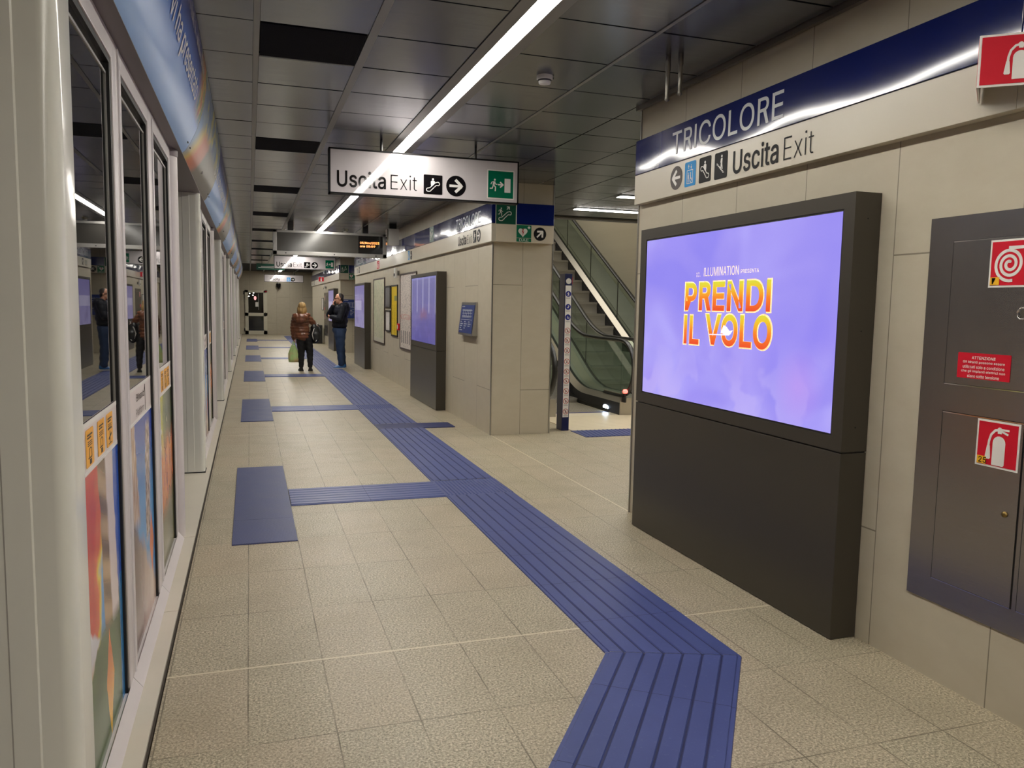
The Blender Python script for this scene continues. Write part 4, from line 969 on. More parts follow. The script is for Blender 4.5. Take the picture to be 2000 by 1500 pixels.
for i in range(1, NB - 1):
    dup(hs, PER * i, label=f'curved sky-blue header panel with white lettering, {bay[i]} one'); dup(hd, PER * i, label=f'curved orange and grey header panel over a doorway, {bay[i]} one')
hb = make_header(-.5, 2.72, 'header_door', 'curved header panel above the nearest column, closest to the viewer', 'orange and grey header panels over the doorways')

# ------------------------------------------------------------------ hanging exit signs
def hang_sign(y0, x0, x1, z0, z1, label, variant, detail=1):
    t = thing('hanging_sign', label, 'sign', ((x0 + x1) / 2, y0, z1), 'hanging exit signs')
    MB().box((x0 + .012, y0, z0 + .012), (x1 - .012, y0 + .09, z1 - .012)).build('panel', 'board_white', t)
    mb = MB(); e = .014
    mb.box((x0, y0 - .004, z0), (x1, y0 + .095, z0 + e)); mb.box((x0, y0 - .004, z1 - e), (x1, y0 + .095, z1)); mb.box((x0, y0 - .004, z0), (x0 + e, y0 + .095, z1)); mb.box((x1 - e, y0 - .004, z0), (x1, y0 + .095, z1)); mb.build('frame', 'black', t)
    for xx in (x0 + (x1 - x0) * .265, x0 + (x1 - x0) * .765):
        MB().lathe((xx, y0 + .045, 0), [(.012, z1 - .002), (.012, CEIL)], 10).build('rod', 'poster_frame_dark', t)
    s = (x1 - x0) / 1.79; H = z1 - z0; pl = Pl((x0, y0, z0), (1, 0, 0))
    if variant == 0:
        text('Uscita', pl, .07 * s, .062 * s, .44 * s, .150 * s, 'ink_gloss', t, .013); text('Exit', pl, .553 * s, .068 * s, .243 * s, .135 * s, 'ink_gloss', t, -.012)
        xa = .86 * s
        o = flat(pl, [rrect(xa, .045 * s, .178 * s, .178 * s, .008)], 'escalator_sign', 'ink_gloss', t); flat(pl, tr_(pic_escalator(), xa + .008, .05 * s, .165 * s), 'symbol', 'white_gloss', o, .004)
        o = flat(pl, [circ(1.17 * s, .135 * s, .096 * s)], 'arrow_sign', 'ink_gloss', t); flat(pl, tr_(pic_arrow(), 1.075 * s, .04 * s, .19 * s), 'symbol', 'white_gloss', o, .004)
        o = flat(pl, [rect(1.478 * s, .045 * s, .262 * s, .262 * s)], 'exit_sign', 'green_gloss', t)
        flat(pl, stroke([(1.478 * s, .045 * s), (1.74 * s, .045 * s), (1.74 * s, .307 * s), (1.478 * s, .307 * s)], .010, True) , 'border', 'white_gloss', o, .003)
        flat(pl, tr_(pic_exit(), 1.482 * s, .05 * s, .25 * s), 'symbol', 'white_gloss', o, .004)
    else:
        text('Uscita', pl, .27 * s, .07 * s, .43 * s, .12 * s, 'ink_gloss', t, .013); text('Exit', pl, .74 * s, .07 * s, .22 * s, .105 * s, 'pict_grey', t, -.012)
        xa = 1.02 * s
        o = flat(pl, [rrect(xa, .04 * s, .17 * s, .19 * s, .008)], 'lift_sign', 'lift_blue', t); flat(pl, tr_(pic_lift(), xa + .005, .045 * s, .16 * s), 'symbol', 'white_gloss', o, .004)
        o = flat(pl, [circ(1.30 * s, .13 * s, .09 * s)], 'arrow_sign', 'ink_gloss', t); flat(pl, tr_(pic_arrow(), 1.212 * s, .042 * s, .176 * s), 'symbol', 'white_gloss', o, .004)
    return t
hang_sign(7.35, .690, 2.480, 2.564, 2.968, 'large white hanging sign reading Uscita Exit, nearest one, under the ceiling light', 0)
hang_sign(24.3, .700, 2.470, 2.565, 2.95, 'white Uscita Exit hanging sign with green exit square just behind the display board', 0)
hang_sign(38.5, .67, 2.42, 2.53, 2.87, 'farthest white hanging sign with pale blue lift symbol before the end wall', 1)
t = thing('hanging_sign', 'dark green hanging emergency sign, partly behind the middle white exit sign', 'sign', (.7, 28, 2.87))
MB().box((.24, 28, 2.67), (1.15, 28.05, 2.875)).build('panel', 'green_dark', t)
for xx in (.42, .98): MB().lathe((xx, 28.025, 0), [(.01, 2.874), (.01, CEIL)], 8).build('rod', 'poster_frame_dark', t)
flat(Pl((.24, 28, 2.67), (1, 0, 0)), [rect(.14, .10, .6, .018), rect(.06, .06, .8, .018)], 'lettering', 'white', t)

# passenger information display
t = thing('information_display', 'wide grey hanging display board with orange date and time digits', 'display board', (1.49, 15.5, 2.93))
x0, x1, z0, z1, yy = .432, 2.550, 2.476, 2.932, 15.5
mb = MB(); mb.box((x0, yy, z1 - .045), (x1, yy + .16, z1), .004); mb.box((x0, yy, z0), (x1, yy + .16, z0 + .07), .004); mb.box((x0, yy, z0), (x0 + .07, yy + .16, z1), .004); mb.box((x1 - .075, yy, z0), (x1, yy + .16, z1), .004); mb.build('casing', 'alu', t)
MB().box((x0 + .07, yy + .012, z0 + .07), (2.005, yy + .10, z1 - .045)).build('screen', 'led_screen', t)
sc = MB().box((2.005, yy + .011, z0 + .07), (x1 - .075, yy + .10, z1 - .045)).build('screen', 'led_black', t); sc['label'] = 'black end section showing the digits'
pl = Pl((2.035, yy + .011, 0), (1, 0, 0))
mb = MB(); text_mb(mb, '03/Nov/2023', pl, 0, 2.726, .372, .050, .016); text_mb(mb, 'ore 05:59', pl, 0, 2.668, .292, .042, .016); mb.build('digits', 'led_orange', sc, fix=False)
for xx in (.66, 1.55, 2.34): MB().lathe((xx, yy - .002, z0 + .032), [(.012, -.003), (.012, .01)], 10, 'Y').build('bolt', 'gasket', t)
for xx in (.70, 2.09):
    MB().box((xx, yy + .04, z1 - .002), (xx + .11, yy + .12, CEIL), .003).build('hanger', 'poster_frame_dark', t); 
MB().box((.805, yy + .035, z1 - .004), (.82, yy + .125, CEIL)).box((2.075, yy + .035, z1 - .004), (2.09, yy + .125, CEIL)).build('hanger_plate', 'chrome', t)
t = thing('speaker_box', 'white hanging loudspeaker box beside the display board near the wall', 'loudspeaker', (2.59, 15, 3.0))
MB().box((2.50, 15, 2.70), (2.70, 15.2, 3.0), .006).build('body', 'plastic_white', t); MB().box((2.475, 15.01, 2.70), (2.499, 15.19, 2.99)).build('grille', 'chrome', t); MB().box((2.53, 15.05, 3.0), (2.66, 15.15, CEIL)).build('bracket', 'gasket', t)

# smoke detectors, pipes, cameras
def detector(x_, y_, label):
    t = thing('smoke_detector', label, 'smoke detector', (x_, y_, CEIL), 'ceiling smoke detectors')
    MB().lathe((x_, y_, CEIL), [(.052, 0), (.052, -.022), (.047, -.028)], 24).build('base', 'plastic_white', t)
    MB().lathe((x_, y_, CEIL), [(.047, -.028), (.040, -.034), (.036, -.036)], 24).build('chamber', 'kiosk_dark', t); MB().lathe((x_, y_, CEIL), [(.040, -.036), (.038, -.05), (.01, -.053)], 24).build('cap', 'plastic_white', t)
    MB().box((x_ + .05, y_ - .006, CEIL - .016), (x_ + .062, y_ + .006, CEIL - .006)).build('lug', 'gasket', t)
detector(1.833, 4.944, 'white round smoke detector on the near ceiling beside the light strip')
detector(1.86, 16.4, 'small white smoke detector on the far ceiling above the display board')
for i, (x_, y_, zz, lb) in enumerate(((2.36, 4.28, 2.815, 'grey hanging ceiling rod with rounded tip, lower of the pair'), (2.42, 4.24, 2.845, 'grey hanging ceiling rod with rounded tip, upper of the pair'))):
    tag(MB().lathe((x_, y_, 0), [(.006, zz - .012), (.015, zz - .004), (.013, zz + .01), (.012, zz + .16), (.016, zz + .165), (.016, CEIL)], 14).build('ceiling_rod', 'trim_metal'), lb, 'rod', 'ceiling rods')

# ------------------------------------------------------------------ station name bands
SX = 2.74; Zb, Zm, Zt = 2.352, 2.566, 2.814
def icon(pl, x_, y_, wd, ht, base, syms, name, parent, smat='white', r=.012):
    o = flat(pl, [rrect(x_, y_, wd, ht, r)], name, base, parent)
    s_ = min(wd, ht) * .94; flat(pl, [[(x_ + wd * .03 + a * wd * .94, y_ + ht * .03 + b_ * ht * .94) for a, b_ in p] for p in syms], 'symbol', smat, o, .004)
    return o
def arrow_disc(pl, cx, cy, r, deg, parent, mat='black'):
    o = flat(pl, [circ(cx, cy, r)], 'arrow_sign', mat, parent)
    flat(pl, [[(cx - r + a * 2 * r, cy - r + b_ * 2 * r) for a, b_ in p] for p in rot2(pic_arrow(), deg)], 'symbol', 'white', o, .004)
def band(y0, y1, label, seams=()):
    t = thing('station_band', label, 'station sign', (SX, y1, Zb), 'station name bands')
    edges = [y0] + list(seams) + [y1]
    for a, b_ in zip(edges, edges[1:]):
        MB().box((SX, a + .0015, Zm + .003), (WX, b_ - .0015, Zt), .002).build('blue_panel', 'band_blue', t)
        MB().box((SX, a + .001, Zb), (WX, b_ - .001, Zm - .002), .002).build('white_panel', 'band_white', t)
    MB().box((SX + .006, y0, Zm - .004), (WX, y1 - .01, Zm + .004)).build('joint', 'gasket', t)
    return t
t = band(-13.9, 5.41, 'blue and white TRICOLORE band above the big lit screen', seams=(-2.5, 2.30))
pl = Pl((SX, 5.41, 0), (0, -1, 0))
text('TRICOLORE', pl, 5.41 - 4.868, 2.618, 4.868 - 3.688, .153, 'letter_silver', t, .004)
arrow_disc(pl, 5.41 - 4.80, 2.462, .078, 180, t, 'grey_sign')
icon(pl, 5.41 - 4.690, 2.384, .134, .158, 'lift_blue', pic_lift(), 'lift_sign', t)
icon(pl, 5.41 - 4.514, 2.384, .136, .158, 'black', [[(1 - a, b_) for a, b_ in p] for p in pic_escalator()], 'escalator_sign', t)
icon(pl, 5.41 - 4.337, 2.380, .138, .160, 'black', [[(1 - a, b_) for a, b_ in p] for p in pic_stairs()], 'stairs_sign', t)
text('Uscita', pl, 5.41 - 4.140, 2.384, 4.140 - 3.712, .140, 'black', t, .012); text('Exit', pl, 5.41 - 3.668, 2.388, 3.668 - 3.429, .125, 'black', t, -.012)
t = band(9.09, 22.05, 'blue and white TRICOLORE band on the middle wall block with posters', seams=(13.6, 17.9))
pl = Pl((SX, 22.05, 0), (0, -1, 0))
text('TRICOLORE', pl, 22.05 - 10.80, 2.612, 1.23, .150, 'letter_silver', t, .006); text('Uscita', pl, 22.05 - 10.67, 2.39, .43, .135, 'black', t, .02); text('Exit', pl, 22.05 - 10.20, 2.39, .24, .12, 'black', t, -.012)
icon(pl, 22.05 - 9.90, 2.384, .14, .158, 'black', pic_escalator(), 'escalator_sign', t); arrow_disc(pl, 22.05 - 9.64, 2.46, .08, 0, t)
icon(pl, 22.05 - 12.5, 2.575, .28, .235, 'green_dark', pic_run_esc(), 'escape_sign', t)
icon(pl, 22.05 - 14.3, 2.39, .14, .158, 'lift_blue', pic_lift(), 'lift_sign', t); arrow_disc(pl, 22.05 - 14.02, 2.46, .08, 180, t)
text('TRICOLORE', pl, .35, 2.612, 1.5, .150, 'letter_silver', t, .006); icon(pl, .5, 2.384, .3, .13, 'sign_white', [rect(.1, .2, .8, .6)], 'escalator_sign', t, 'pict_grey'); icon(pl, .95, 2.384, .16, .158, 'black', pic_escalator(), 'escalator_sign', t)
icon(pl, 22.05 - 18.0, 2.37, .34, .17, 'red', pic_ext(), 'extinguisher_sign', t)
t = band(25.97, 37.9, 'blue and white band on the farthest wall block before the end wall', seams=(30.2,))
pl = Pl((SX, 37.9, 0), (0, -1, 0)); text('Uscita', pl, .6, 2.39, .5, .13, 'pict_grey', t, .01); icon(pl, 1.6, 2.384, .3, .158, 'black', pic_escalator(), 'escalator_sign', t)
# return bands on the block ends (facing the camera)
def band_end(y0, label, detail):
    t = thing('station_band', label, 'station sign', (SX, y0, Zb), 'station name bands at the block ends')
    MB().box((WX + .001, y0 - .11, Zm + .003), (3.53, y0 - .001, Zt), .002).build('blue_panel', 'sign_blue', t)
    MB().box((WX + .001, y0 - .11, Zb), (3.53, y0 - .001, Zm - .002), .002).build('white_panel', 'sign_white', t)
    pl = Pl((SX, y0 - .11, 0), (1, 0, 0))
    o = flat(pl, [rect(.052, Zm - .006, .248, .246)], 'escape_sign', 'green_dark', t)
    flat(pl, [rect(.046, Zm - .006, .006, .246), rect(.300, Zm - .006, .010, .246)], 'border', 'white', o)
    flat(pl, tr_(pic_run_esc(), .058, Zm, .236), 'symbol', 'white', o, .004)
    o = flat(pl, [rect(.312, Zb + .055, .188, .150)], 'defibrillator_sign', 'green', t)
    flat(pl, [heart(.392, Zb + .122, .062), rect(.452, Zb + .172, .034, .012), rect(.463, Zb + .161, .012, .034)], 'symbol', 'white', o, .004)
    flat(pl, [[(.392, Zb + .165), (.378, Zb + .118), (.392, Zb + .122), (.386, Zb + .075), (.408, Zb + .132), (.394, Zb + .128), (.402, Zb + .165)]], 'bolt_mark', 'pict_red', o, .0055)
    o = flat(pl, [rect(.312, Zb + .008, .188, .042)], 'defibrillator_plate', 'green', t); text('DAE', pl, .345, Zb + .014, .12, .030, 'white', o, .0, .004)
    arrow_disc(pl, .612, Zb + .108, .080, 45, t)
band_end(9.2, 'dark blue and cream band end on the near pillar face, with DAE sign', 1)
band_end(26.08, 'dark blue and cream band end on the far pillar face behind the man', 0)

# wedge signs for fire equipment
def wedge(y0, label, zc=2.50):
    t = thing('fire_sign', label, 'sign', (SX, y0, zc - .1), 'red fire equipment wedge signs')
    wd = .24; z0, z1 = zc - .092, zc + .092
    # prism sign: face looks back along the wall toward -Y/-X
    a = Vector((SX - .010, y0 + .16, 0)); b_ = Vector((SX - .20, y0, 0)); c_ = Vector((SX - .010, y0 - .16, 0))
    for p, q, nm in ((a, b_, 'face_far'), (b_, c_, 'face_near')):
        d = (q - p).normalized(); pl = Pl((p.x, p.y, z0), tuple(d)); L = (q - p).length
        MB().prism([pl.pt(0, 0, -.006), pl.pt(L, 0, -.006), pl.pt(L, z1 - z0, -.006), pl.pt(0, z1 - z0, -.006)], pl.n * .006).build('panel', 'white', t)
        o = flat(pl, [rect(.008, .008, L - .016, z1 - z0 - .016)], 'red_face', 'red', t)
        s_ = (z1 - z0) * .86; flat(pl, tr_(pic_ext(), (L - s_) / 2, .012, s_), 'symbol', 'white', o, .004)
    return t
wd_ = wedge(2.30, 'red fire extinguisher sign jutting from the white band at the right edge')
wedge(31.4, 'red fire extinguisher sign jutting from the farthest wall band')

# ------------------------------------------------------------------ advertising displays
def kiosk(y0, y1, ztop, zs, mat, label, name_txt=False):
    XF = 2.645
    t = thing('advertising_display', label, 'advertising display', (XF, (y0 + y1) / 2, 0), 'dark advertising displays')
    zsp = ztop * .43
    MB().box((XF, y0, .004), (WX - .002, y1, zsp - .004), .003).build('lower_panel', 'kiosk', t)
    MB().box((XF + .012, y0 + .012, zsp - .006), (WX - .002, y1 - .012, zsp + .006)).build('joint', 'kiosk_dark', t)
    ya, yb, za, zb = zs
    mb = MB(); mb.box((XF, y0, zsp + .004), (WX - .002, y1, za)); mb.box((XF, y0, zb), (WX - .002, y1, ztop)); mb.box((XF, y0, za), (WX - .002, ya, zb)); mb.box((XF, yb, za), (WX - .002, y1, zb))
    mb.box((XF + .06, y0 + .01, zsp + .01), (WX - .002, y1 - .01, ztop - .01)); mb.build('cabinet', 'kiosk', t)
    MB().box((XF + .004, ya, za), (XF + .02, yb, zb)).build('bezel', 'kiosk_dark', t)
    e = .010
    if mat == 'screen_sky':
        s_ = MB().box((XF + .002, ya + e, za + e), (XF + .006, yb - e, zb - e)); so = s_.build('screen', mat, None); 
        so.data.transform(Matrix.Translation((0, 0, 0))); so.parent = t; so.location = -Vector(t.location)
    else:
        so = MB().box((-.002, -(yb - ya) / 2 + e, 0), (.002, (yb - ya) / 2 - e, zb - za - 2 * e)).build('screen', mat, None); so.parent = t; so.location = Vector((XF + .004, (ya + yb) / 2, za + e)) - Vector(t.location)
    for zz in (zsp + .12, ztop - .12, ztop * .7): MB().lathe((XF + .075, y0 - .0005, zz), [(.004, -.001), (.004, .002)], 8, 'Y').build('screw', 'gasket', t)
    MB().box((XF + .035, y1 - .002, .01), (XF + .037, y1, ztop - .01)).build('side_seam', 'kiosk_dark', t)
    return t, so
t, so = kiosk(3.0, 5.095, 2.135, (3.072, 5.015, .990, 2.063), 'screen_sky', 'large dark display with lavender sky screen reading PRENDI IL VOLO')
XS = 2.6465
def stext(s_, yl, yr, z_, h_, mat, bold, name, hh=.0):
    vs, fs, asp = text_geo(s_, bold)
    mb = MB(); mb.add([(XS - hh - c_, yl - a * (yl - yr), z_ + b_ * h_) for a, b_, c_ in vs], fs); o = mb.build(name, mat, None, fix=False); o.parent = so; o.location = (0, 0, 0); return o
for s_, yl, yr, z_, h_ in (('PRENDI', 4.465, 3.592, 1.578, .172), ('IL', 4.465, 4.29, 1.366, .180), ('VOLO', 4.215, 3.572, 1.372, .186)):
    stext(s_, yl + .012, yr - .012, z_ - .008, h_ + .016, 'title_halo', .034, 'lettering', .0004); stext(s_, yl, yr, z_, h_, 'title', .022, 'lettering', .0010)
stext('ILLUMINATION', 4.26, 3.895, 1.785, .054, 'title_small', .006, 'lettering', .0006); stext('PRESENTA', 3.875, 3.705, 1.792, .022, 'title_small', .006, 'lettering', .0006); stext('un', 4.345, 4.31, 1.800, .012, 'title_small', 0, 'lettering', .0006); stext('film', 4.345, 4.30, 1.784, .012, 'title_small', 0, 'lettering', .0006)
plS = Pl((XS - .0014, 4.05, 1.45), (0, -1, 0))
def child_flat(polys, name, mat):
    mb = MB()
    for p in polys: mb.add([plS.pt(a, b_, 0) for a, b_ in p], [list(range(len(p)))])
    o = mb.build(name, mat, None, fix=False); o.parent = so
child_flat([[(0, 0), (.03, .045), (.06, .035), (.09, .012), (.125, .018), (.10, -.008), (.05, -.012)], [(-.12, -.018), (.09, -.014), (.09, -.008), (-.12, -.012)]], 'bird_mark', 'screen_bird')
kiosk(11.55, 13.55, 2.085, (11.62, 13.48, .975, 2.035), 'screen_room', 'dark display with purple picture screen, between map poster and info board')
kiosk(19.32, 21.32, 2.10, (19.40, 21.22, .985, 2.05), 'screen_pale', 'dark display with pale lilac screen at the far end of the middle wall')
kiosk(26.75, 28.6, 2.08, (26.82, 28.53, .97, 2.03), 'screen_pale', 'dark display on the farthest wall block, behind the man')

# ------------------------------------------------------------------ hydrant cabinets
def cabinet(yR, label, detail):
    # yR: far (left in view) edge; cabinet runs toward smaller Y
    t = thing('fire_cabinet', label, 'fire cabinet', (2.79, yR - .8, .342), 'brushed steel fire cabinets')
    XF = 2.789; y0 = yR - 1.60
    MB().box((XF, y0, .342), (WX, yR, 1.987)).build('frame', 'brushed', t)
    pl = Pl((XF, yR, 0), (0, -1, 0))
    def door(a, b_, z0, z1, nm):
        gap = flat(pl, [rect(a - .005, z0 - .005, b_ - a + .010, z1 - z0 + .010)], 'door_gap', 'gasket', t, .0006, .0004)
        o = MB().box((XF - .004, yR - b_, z0), (XF - .0005, yR - a, z1), .001).build('door', 'brushed', t)
        flat(pl, [rect(a, z0 - .005, b_ - a, .004)], 'edge', 'chrome', o, .0046, .0006); flat(pl, [rect(a, z1 - .001, b_ - a, .004)], 'edge', 'chrome', o, .0046, .0006)
        return o
    d1 = door(.126, .90, 1.294, 1.880, 'upper'); d2 = door(.130, .502, .450, 1.170, 'lower'); d3 = door(.53, .90, .450, 1.170, 'lower2')
    d4 = door(.93, 1.50, .450, 1.880, 'tall')
    def sign(par, x_, z_, s_, sy, poly, num):
        o = flat(pl, [rect(x_, z_, s_, sy)], 'safety_sign', 'white', par, .0060, .0015)
        flat(pl, [rect(x_ + .008, z_ + .008, s_ - .016, sy - .016)], 'red_face', 'red', o, .0070, .0008)
        flat(pl, [[(x_ + a * s_, z_ + b_ * sy) for a, b_ in p] for p in poly], 'symbol', 'white', o, .0082, .0008)
        flat(pl, [rect(x_ + .010, z_ + .010, .040, .030)], 'number_tag', 'yellow', o, .0094, .0008)
        text(num, pl, x_ + .018, z_ + .013, None, .024, 'black', o, .01, .0100)
    sign(d1, .303, 1.689, .185, .185, pic_spiral(), '7')
    sign(d2, .304, .980, .188, .187, pic_ext(), '25')
    o = flat(pl, [rrect(.188, 1.323, .240, .104, .004)], 'warning_label', 'red', d1, .0060, .0012)
    text_mb(MB(), 'ATTENZIONE', pl, .188 + .066, 1.402, .108, .012, .009, .0066).build('lettering', 'white', o, fix=False)
    for k, (s_, a, b_) in enumerate((('Gli idranti possono essere', .026, .19), ('utilizzati solo a condizione', .026, .19), ('che gli impianti elettrici non', .020, .20), ('siano sotto tensione', .050, .145))):
        text_mb(MB(), s_, pl, .188 + a, 1.383 - .0185 * k, b_, .0125, .007, .0066).build('lettering', 'white', o, fix=False)
    MB().lathe((XF - .004, yR - .452, .808), [(.012, 0), (.011, -.006), (.004, -.008)], 16, 'X').build('lock', 'brass', d2)
    MB().lathe((XF - .004, yR - .462, 1.588), [(.026, 0), (.026, -.006), (.020, -.012), (.018, -.004)], 20, 'X').build('handle', 'chrome', d1)
    return t
cabinet(2.702, 'brushed steel fire hose cabinet with red signs on the near wall', 1)
cabinet(31.9, 'brushed steel fire cabinet on the farthest wall block behind the man', 0)

# ------------------------------------------------------------------ posters and boxes on the middle block
def poster(y1, y0, z0, z1, mat, frame, label, r=.03, name='wall_poster', fw=.03):
    t = thing(name, label, 'poster', (WX, (y0 + y1) / 2, z0), 'framed wall posters')
    pl = Pl((WX, y1, z0), (0, -1, 0)); W_, H_ = y1 - y0, z1 - z0
    outer = rrect(0, 0, W_, H_, r); inner = rrect(fw, fw, W_ - 2 * fw, H_ - 2 * fw, max(r - fw * .6, .006))
    n = len(outer); mb = MB()
    mb.add([pl.pt(a, b_, .022) for a, b_ in outer] + [pl.pt(a, b_, .022) for a, b_ in inner] + [pl.pt(a, b_, 0) for a, b_ in outer] + [pl.pt(a, b_, .010) for a, b_ in inner],
           [(i, (i + 1) % n, n + (i + 1) % n, n + i) for i in range(n)] + [(i, 2 * n + i, 2 * n + (i + 1) % n, (i + 1) % n) for i in range(n)] + [(n + i, n + (i + 1) % n, 3 * n + (i + 1) % n, 3 * n + i) for i in range(n)])
    mb.build('frame', frame, t)
    so_ = MB().box((-.003, -W_ + fw, fw), (.003, -fw, H_ - fw)).build('sheet', mat, None); so_.parent = t; so_.location = Vector((WX - .010, y1, z0)) - Vector(t.location)
    return t
poster(18.78, 17.185, .706, 2.166, 'map_green', 'poster_frame', 'tall pale green city map in a dark frame beside the far display')
poster(17.12, 16.46, 1.51, 1.97, 'blank_grey', 'poster_frame_dark', 'small blank grey panel above the white notice', .012)
poster(17.04, 16.46, 1.01, 1.46, 'notice', 'poster_frame_dark', 'small white notice with black symbols below the grey panel', .012)
poster(16.32, 15.60, .938, 1.976, 'timetable', 'poster_frame_dark', 'tall yellow timetable panel in black frame', .012)
poster(15.31, 13.72, .731, 2.172, 'map_white', 'poster_frame', 'tall white network map in dark red frame, partly behind the purple display')
poster(32.88, 32.1, 1.30, 1.80, 'notice', 'poster_frame_dark', 'small white framed notice on the farthest wall block', .012)
def wall_cam(y_, z_, label):
    t = thing('wall_camera', label, 'camera', (WX, y_, z_), 'small wall cameras')
    MB().box((2.70, y_, z_), (2.745, y_ + .16, z_ + .2), .008).build('body', 'plastic_white', t); MB().box((2.745, y_ + .05, z_ + .05), (WX, y_ + .11, z_ + .14)).build('bracket', 'pict_grey', t)
    MB().lathe((2.70, y_ + .08, z_ + .06), [(.03, -.012), (.03, .0)], 14, 'X').build('lens', 'lens', t)
wall_cam(15.42, 2.10, 'small white wall speaker unit above the network map corner'); wall_cam(30.9, 2.08, 'small white wall unit on the farthest block under the band')
t = thing('call_point', 'small red alarm call point between yellow timetable and network map', 'alarm', (WX, 15.42, 1.08)); MB().box((2.755, 15.37, 1.08), (WX, 15.50, 1.21), .006).build('body', 'red', t); MB().box((2.752, 15.40, 1.11), (2.756, 15.47, 1.18)).build('plate', 'white', t)
# sloping info board
t = thing('info_board', 'small blue sloping information board on the wall beside the pillar corner', 'information board', (WX, 10.2, 1.19), 'blue information boards')
yl, yr = 10.573, 9.845
A = [(WX, yl, 1.190), (WX - .072, yl, 1.190), (WX - .018, yl, 1.628), (WX, yl, 1.628)]
MB().prism(A, (0, yr - yl, 0)).build('case', 'steel', t)
v_ = Vector((.054, 0, .438)).normalized(); pl = Pl((WX - .0725, yl, 1.190), (0, -1, 0), tuple(v_))
bo = MB().prism([pl.pt(.035, .03, .002), pl.pt(.69, .03, .002), pl.pt(.69, .405, .002), pl.pt(.035, .405, .002)], pl.n * .002).build('map_sheet', 'blue_map', t)
def info_lines(W_, H_):
    o = [rect(.08 * W_, .47 * H_, .86 * W_, .012 * H_), rect(.06 * W_, .93 * H_, .22 * W_, .03 * H_)]
    for i in range(3):
        for j in range(5 - i): o.append(rect((.07 + .30 * i) * W_, (.39 - .075 * j) * H_, (.10 + .05 * ((i * 3 + j * 5) % 3)) * W_, .022 * H_))
    for r_ in (.60, .70, .80): o.append(rect(.12 * W_, r_ * H_, .76 * W_, .014 * H_))
    for k in range(11):
        a = (.14 + .068 * k) * W_
        for r_, up_ in ((.60, -1), (.80, 1)): o.append(rect(a, (r_ if up_ > 0 else r_ - .055) * H_, .016 * W_, .055 * H_))
        if k % 2: o.append(rect(a, .61 * H_, .014 * W_, .19 * H_))
    return o
flat(pl.at(.035, .03), info_lines(.655, .375), 'map_lines', 'letter_silver', bo, .006, .001)
t = thing('info_board', 'blue information board with ledge on the far pillar face behind the man', 'information board', (3.1, 26.08, 1.09), 'blue information boards')
fb = MB().box((2.86, 26.03, 1.12), (3.50, 26.079, 1.72), .004).build('case', 'blue_map', t); flat(Pl((2.86, 26.03, 1.12), (1, 0, 0)), info_lines(.64, .6), 'map_lines', 'letter_silver', fb, .003, .001); MB().box((2.84, 25.95, 1.075), (3.52, 26.079, 1.105), .004).build('ledge', 'steel', t)

# ------------------------------------------------------------------ end wall
t = thing('end_door', 'cream framed door with two dark glass panes in the far end wall', 'door', (.3, 41, 0))
mb = MB(); x0, x1, yy = -.20, .83, 40.94
mb.box((x0, yy, 0), (x0 + .15, 41, 2.16)); mb.box((x1 - .17, yy, 0), (x1, 41, 2.16)); mb.box((x0, yy, 2.05), (x1, 41, 2.16)); mb.box((x0, yy, .90), (x1, 41, 1.06)); mb.box((x0, yy, 0), (x1, 41, .18)); mb.build('frame', 'door_frame', t)
g1 = MB().box((x0 + .15, yy + .02, 1.06), (x1 - .17, yy + .04, 2.05)).build('pane', 'door_glass', t); MB().box((x0 + .15, yy + .02, .18), (x1 - .17, yy + .04, .90)).build('pane', 'door_glass', t)
MB().box((x1 - .11, yy - .04, .90), (x1 - .08, yy, 1.08), .005).build('handle', 'gasket', t); MB().box((x0 - .06, yy + .02, 1.98), (x0, 41, 2.12)).box((x0 - .06, yy + .02, .15), (x0, 41, .29)).build('hinge', 'poster_frame_dark', t); MB().box((x1 - .10, yy - .004, 2.09), (x1 - .02, yy, 2.13)).build('label_plate', 'red', t)
mb = MB()
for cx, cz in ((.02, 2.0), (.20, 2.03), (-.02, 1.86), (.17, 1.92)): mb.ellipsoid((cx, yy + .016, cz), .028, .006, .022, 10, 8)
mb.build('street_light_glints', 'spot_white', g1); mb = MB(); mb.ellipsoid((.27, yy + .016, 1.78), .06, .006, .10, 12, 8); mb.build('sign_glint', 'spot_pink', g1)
MB().box((.28, yy + .012, 1.36), (.42, yy + .018, 1.58)).build('paper_notice', 'white', g1); MB().box((.42, yy + .013, 1.2), (.435, yy + .018, 2.0)).build('mullion', 'pict_grey', g1)
t = thing('dome_camera', 'dark dome camera hanging below the farthest exit sign', 'camera', (1.37, 40.8, 2.3)); MB().lathe((1.37, 40.8, 0), [(.02, CEIL), (.02, 2.50)], 10).build('stem', 'plastic_white', t); MB().lathe((1.37, 40.8, 0), [(.11, 2.52), (.12, 2.46), (.10, 2.36), (.05, 2.28), (.01, 2.26)], 18).build('dome', 'lens', t)
t = thing('bin', 'dark grey litter box on the floor beyond the woman\'s black bag', 'bin', (2.5, 32, 0)); MB().box((2.34, 31.9, 0), (2.72, 32.5, .72), .01).build('body', 'bin_dark', t); MB().box((2.40, 31.885, .12), (2.58, 31.9, .40)).build('paper_notice', 'white', t)

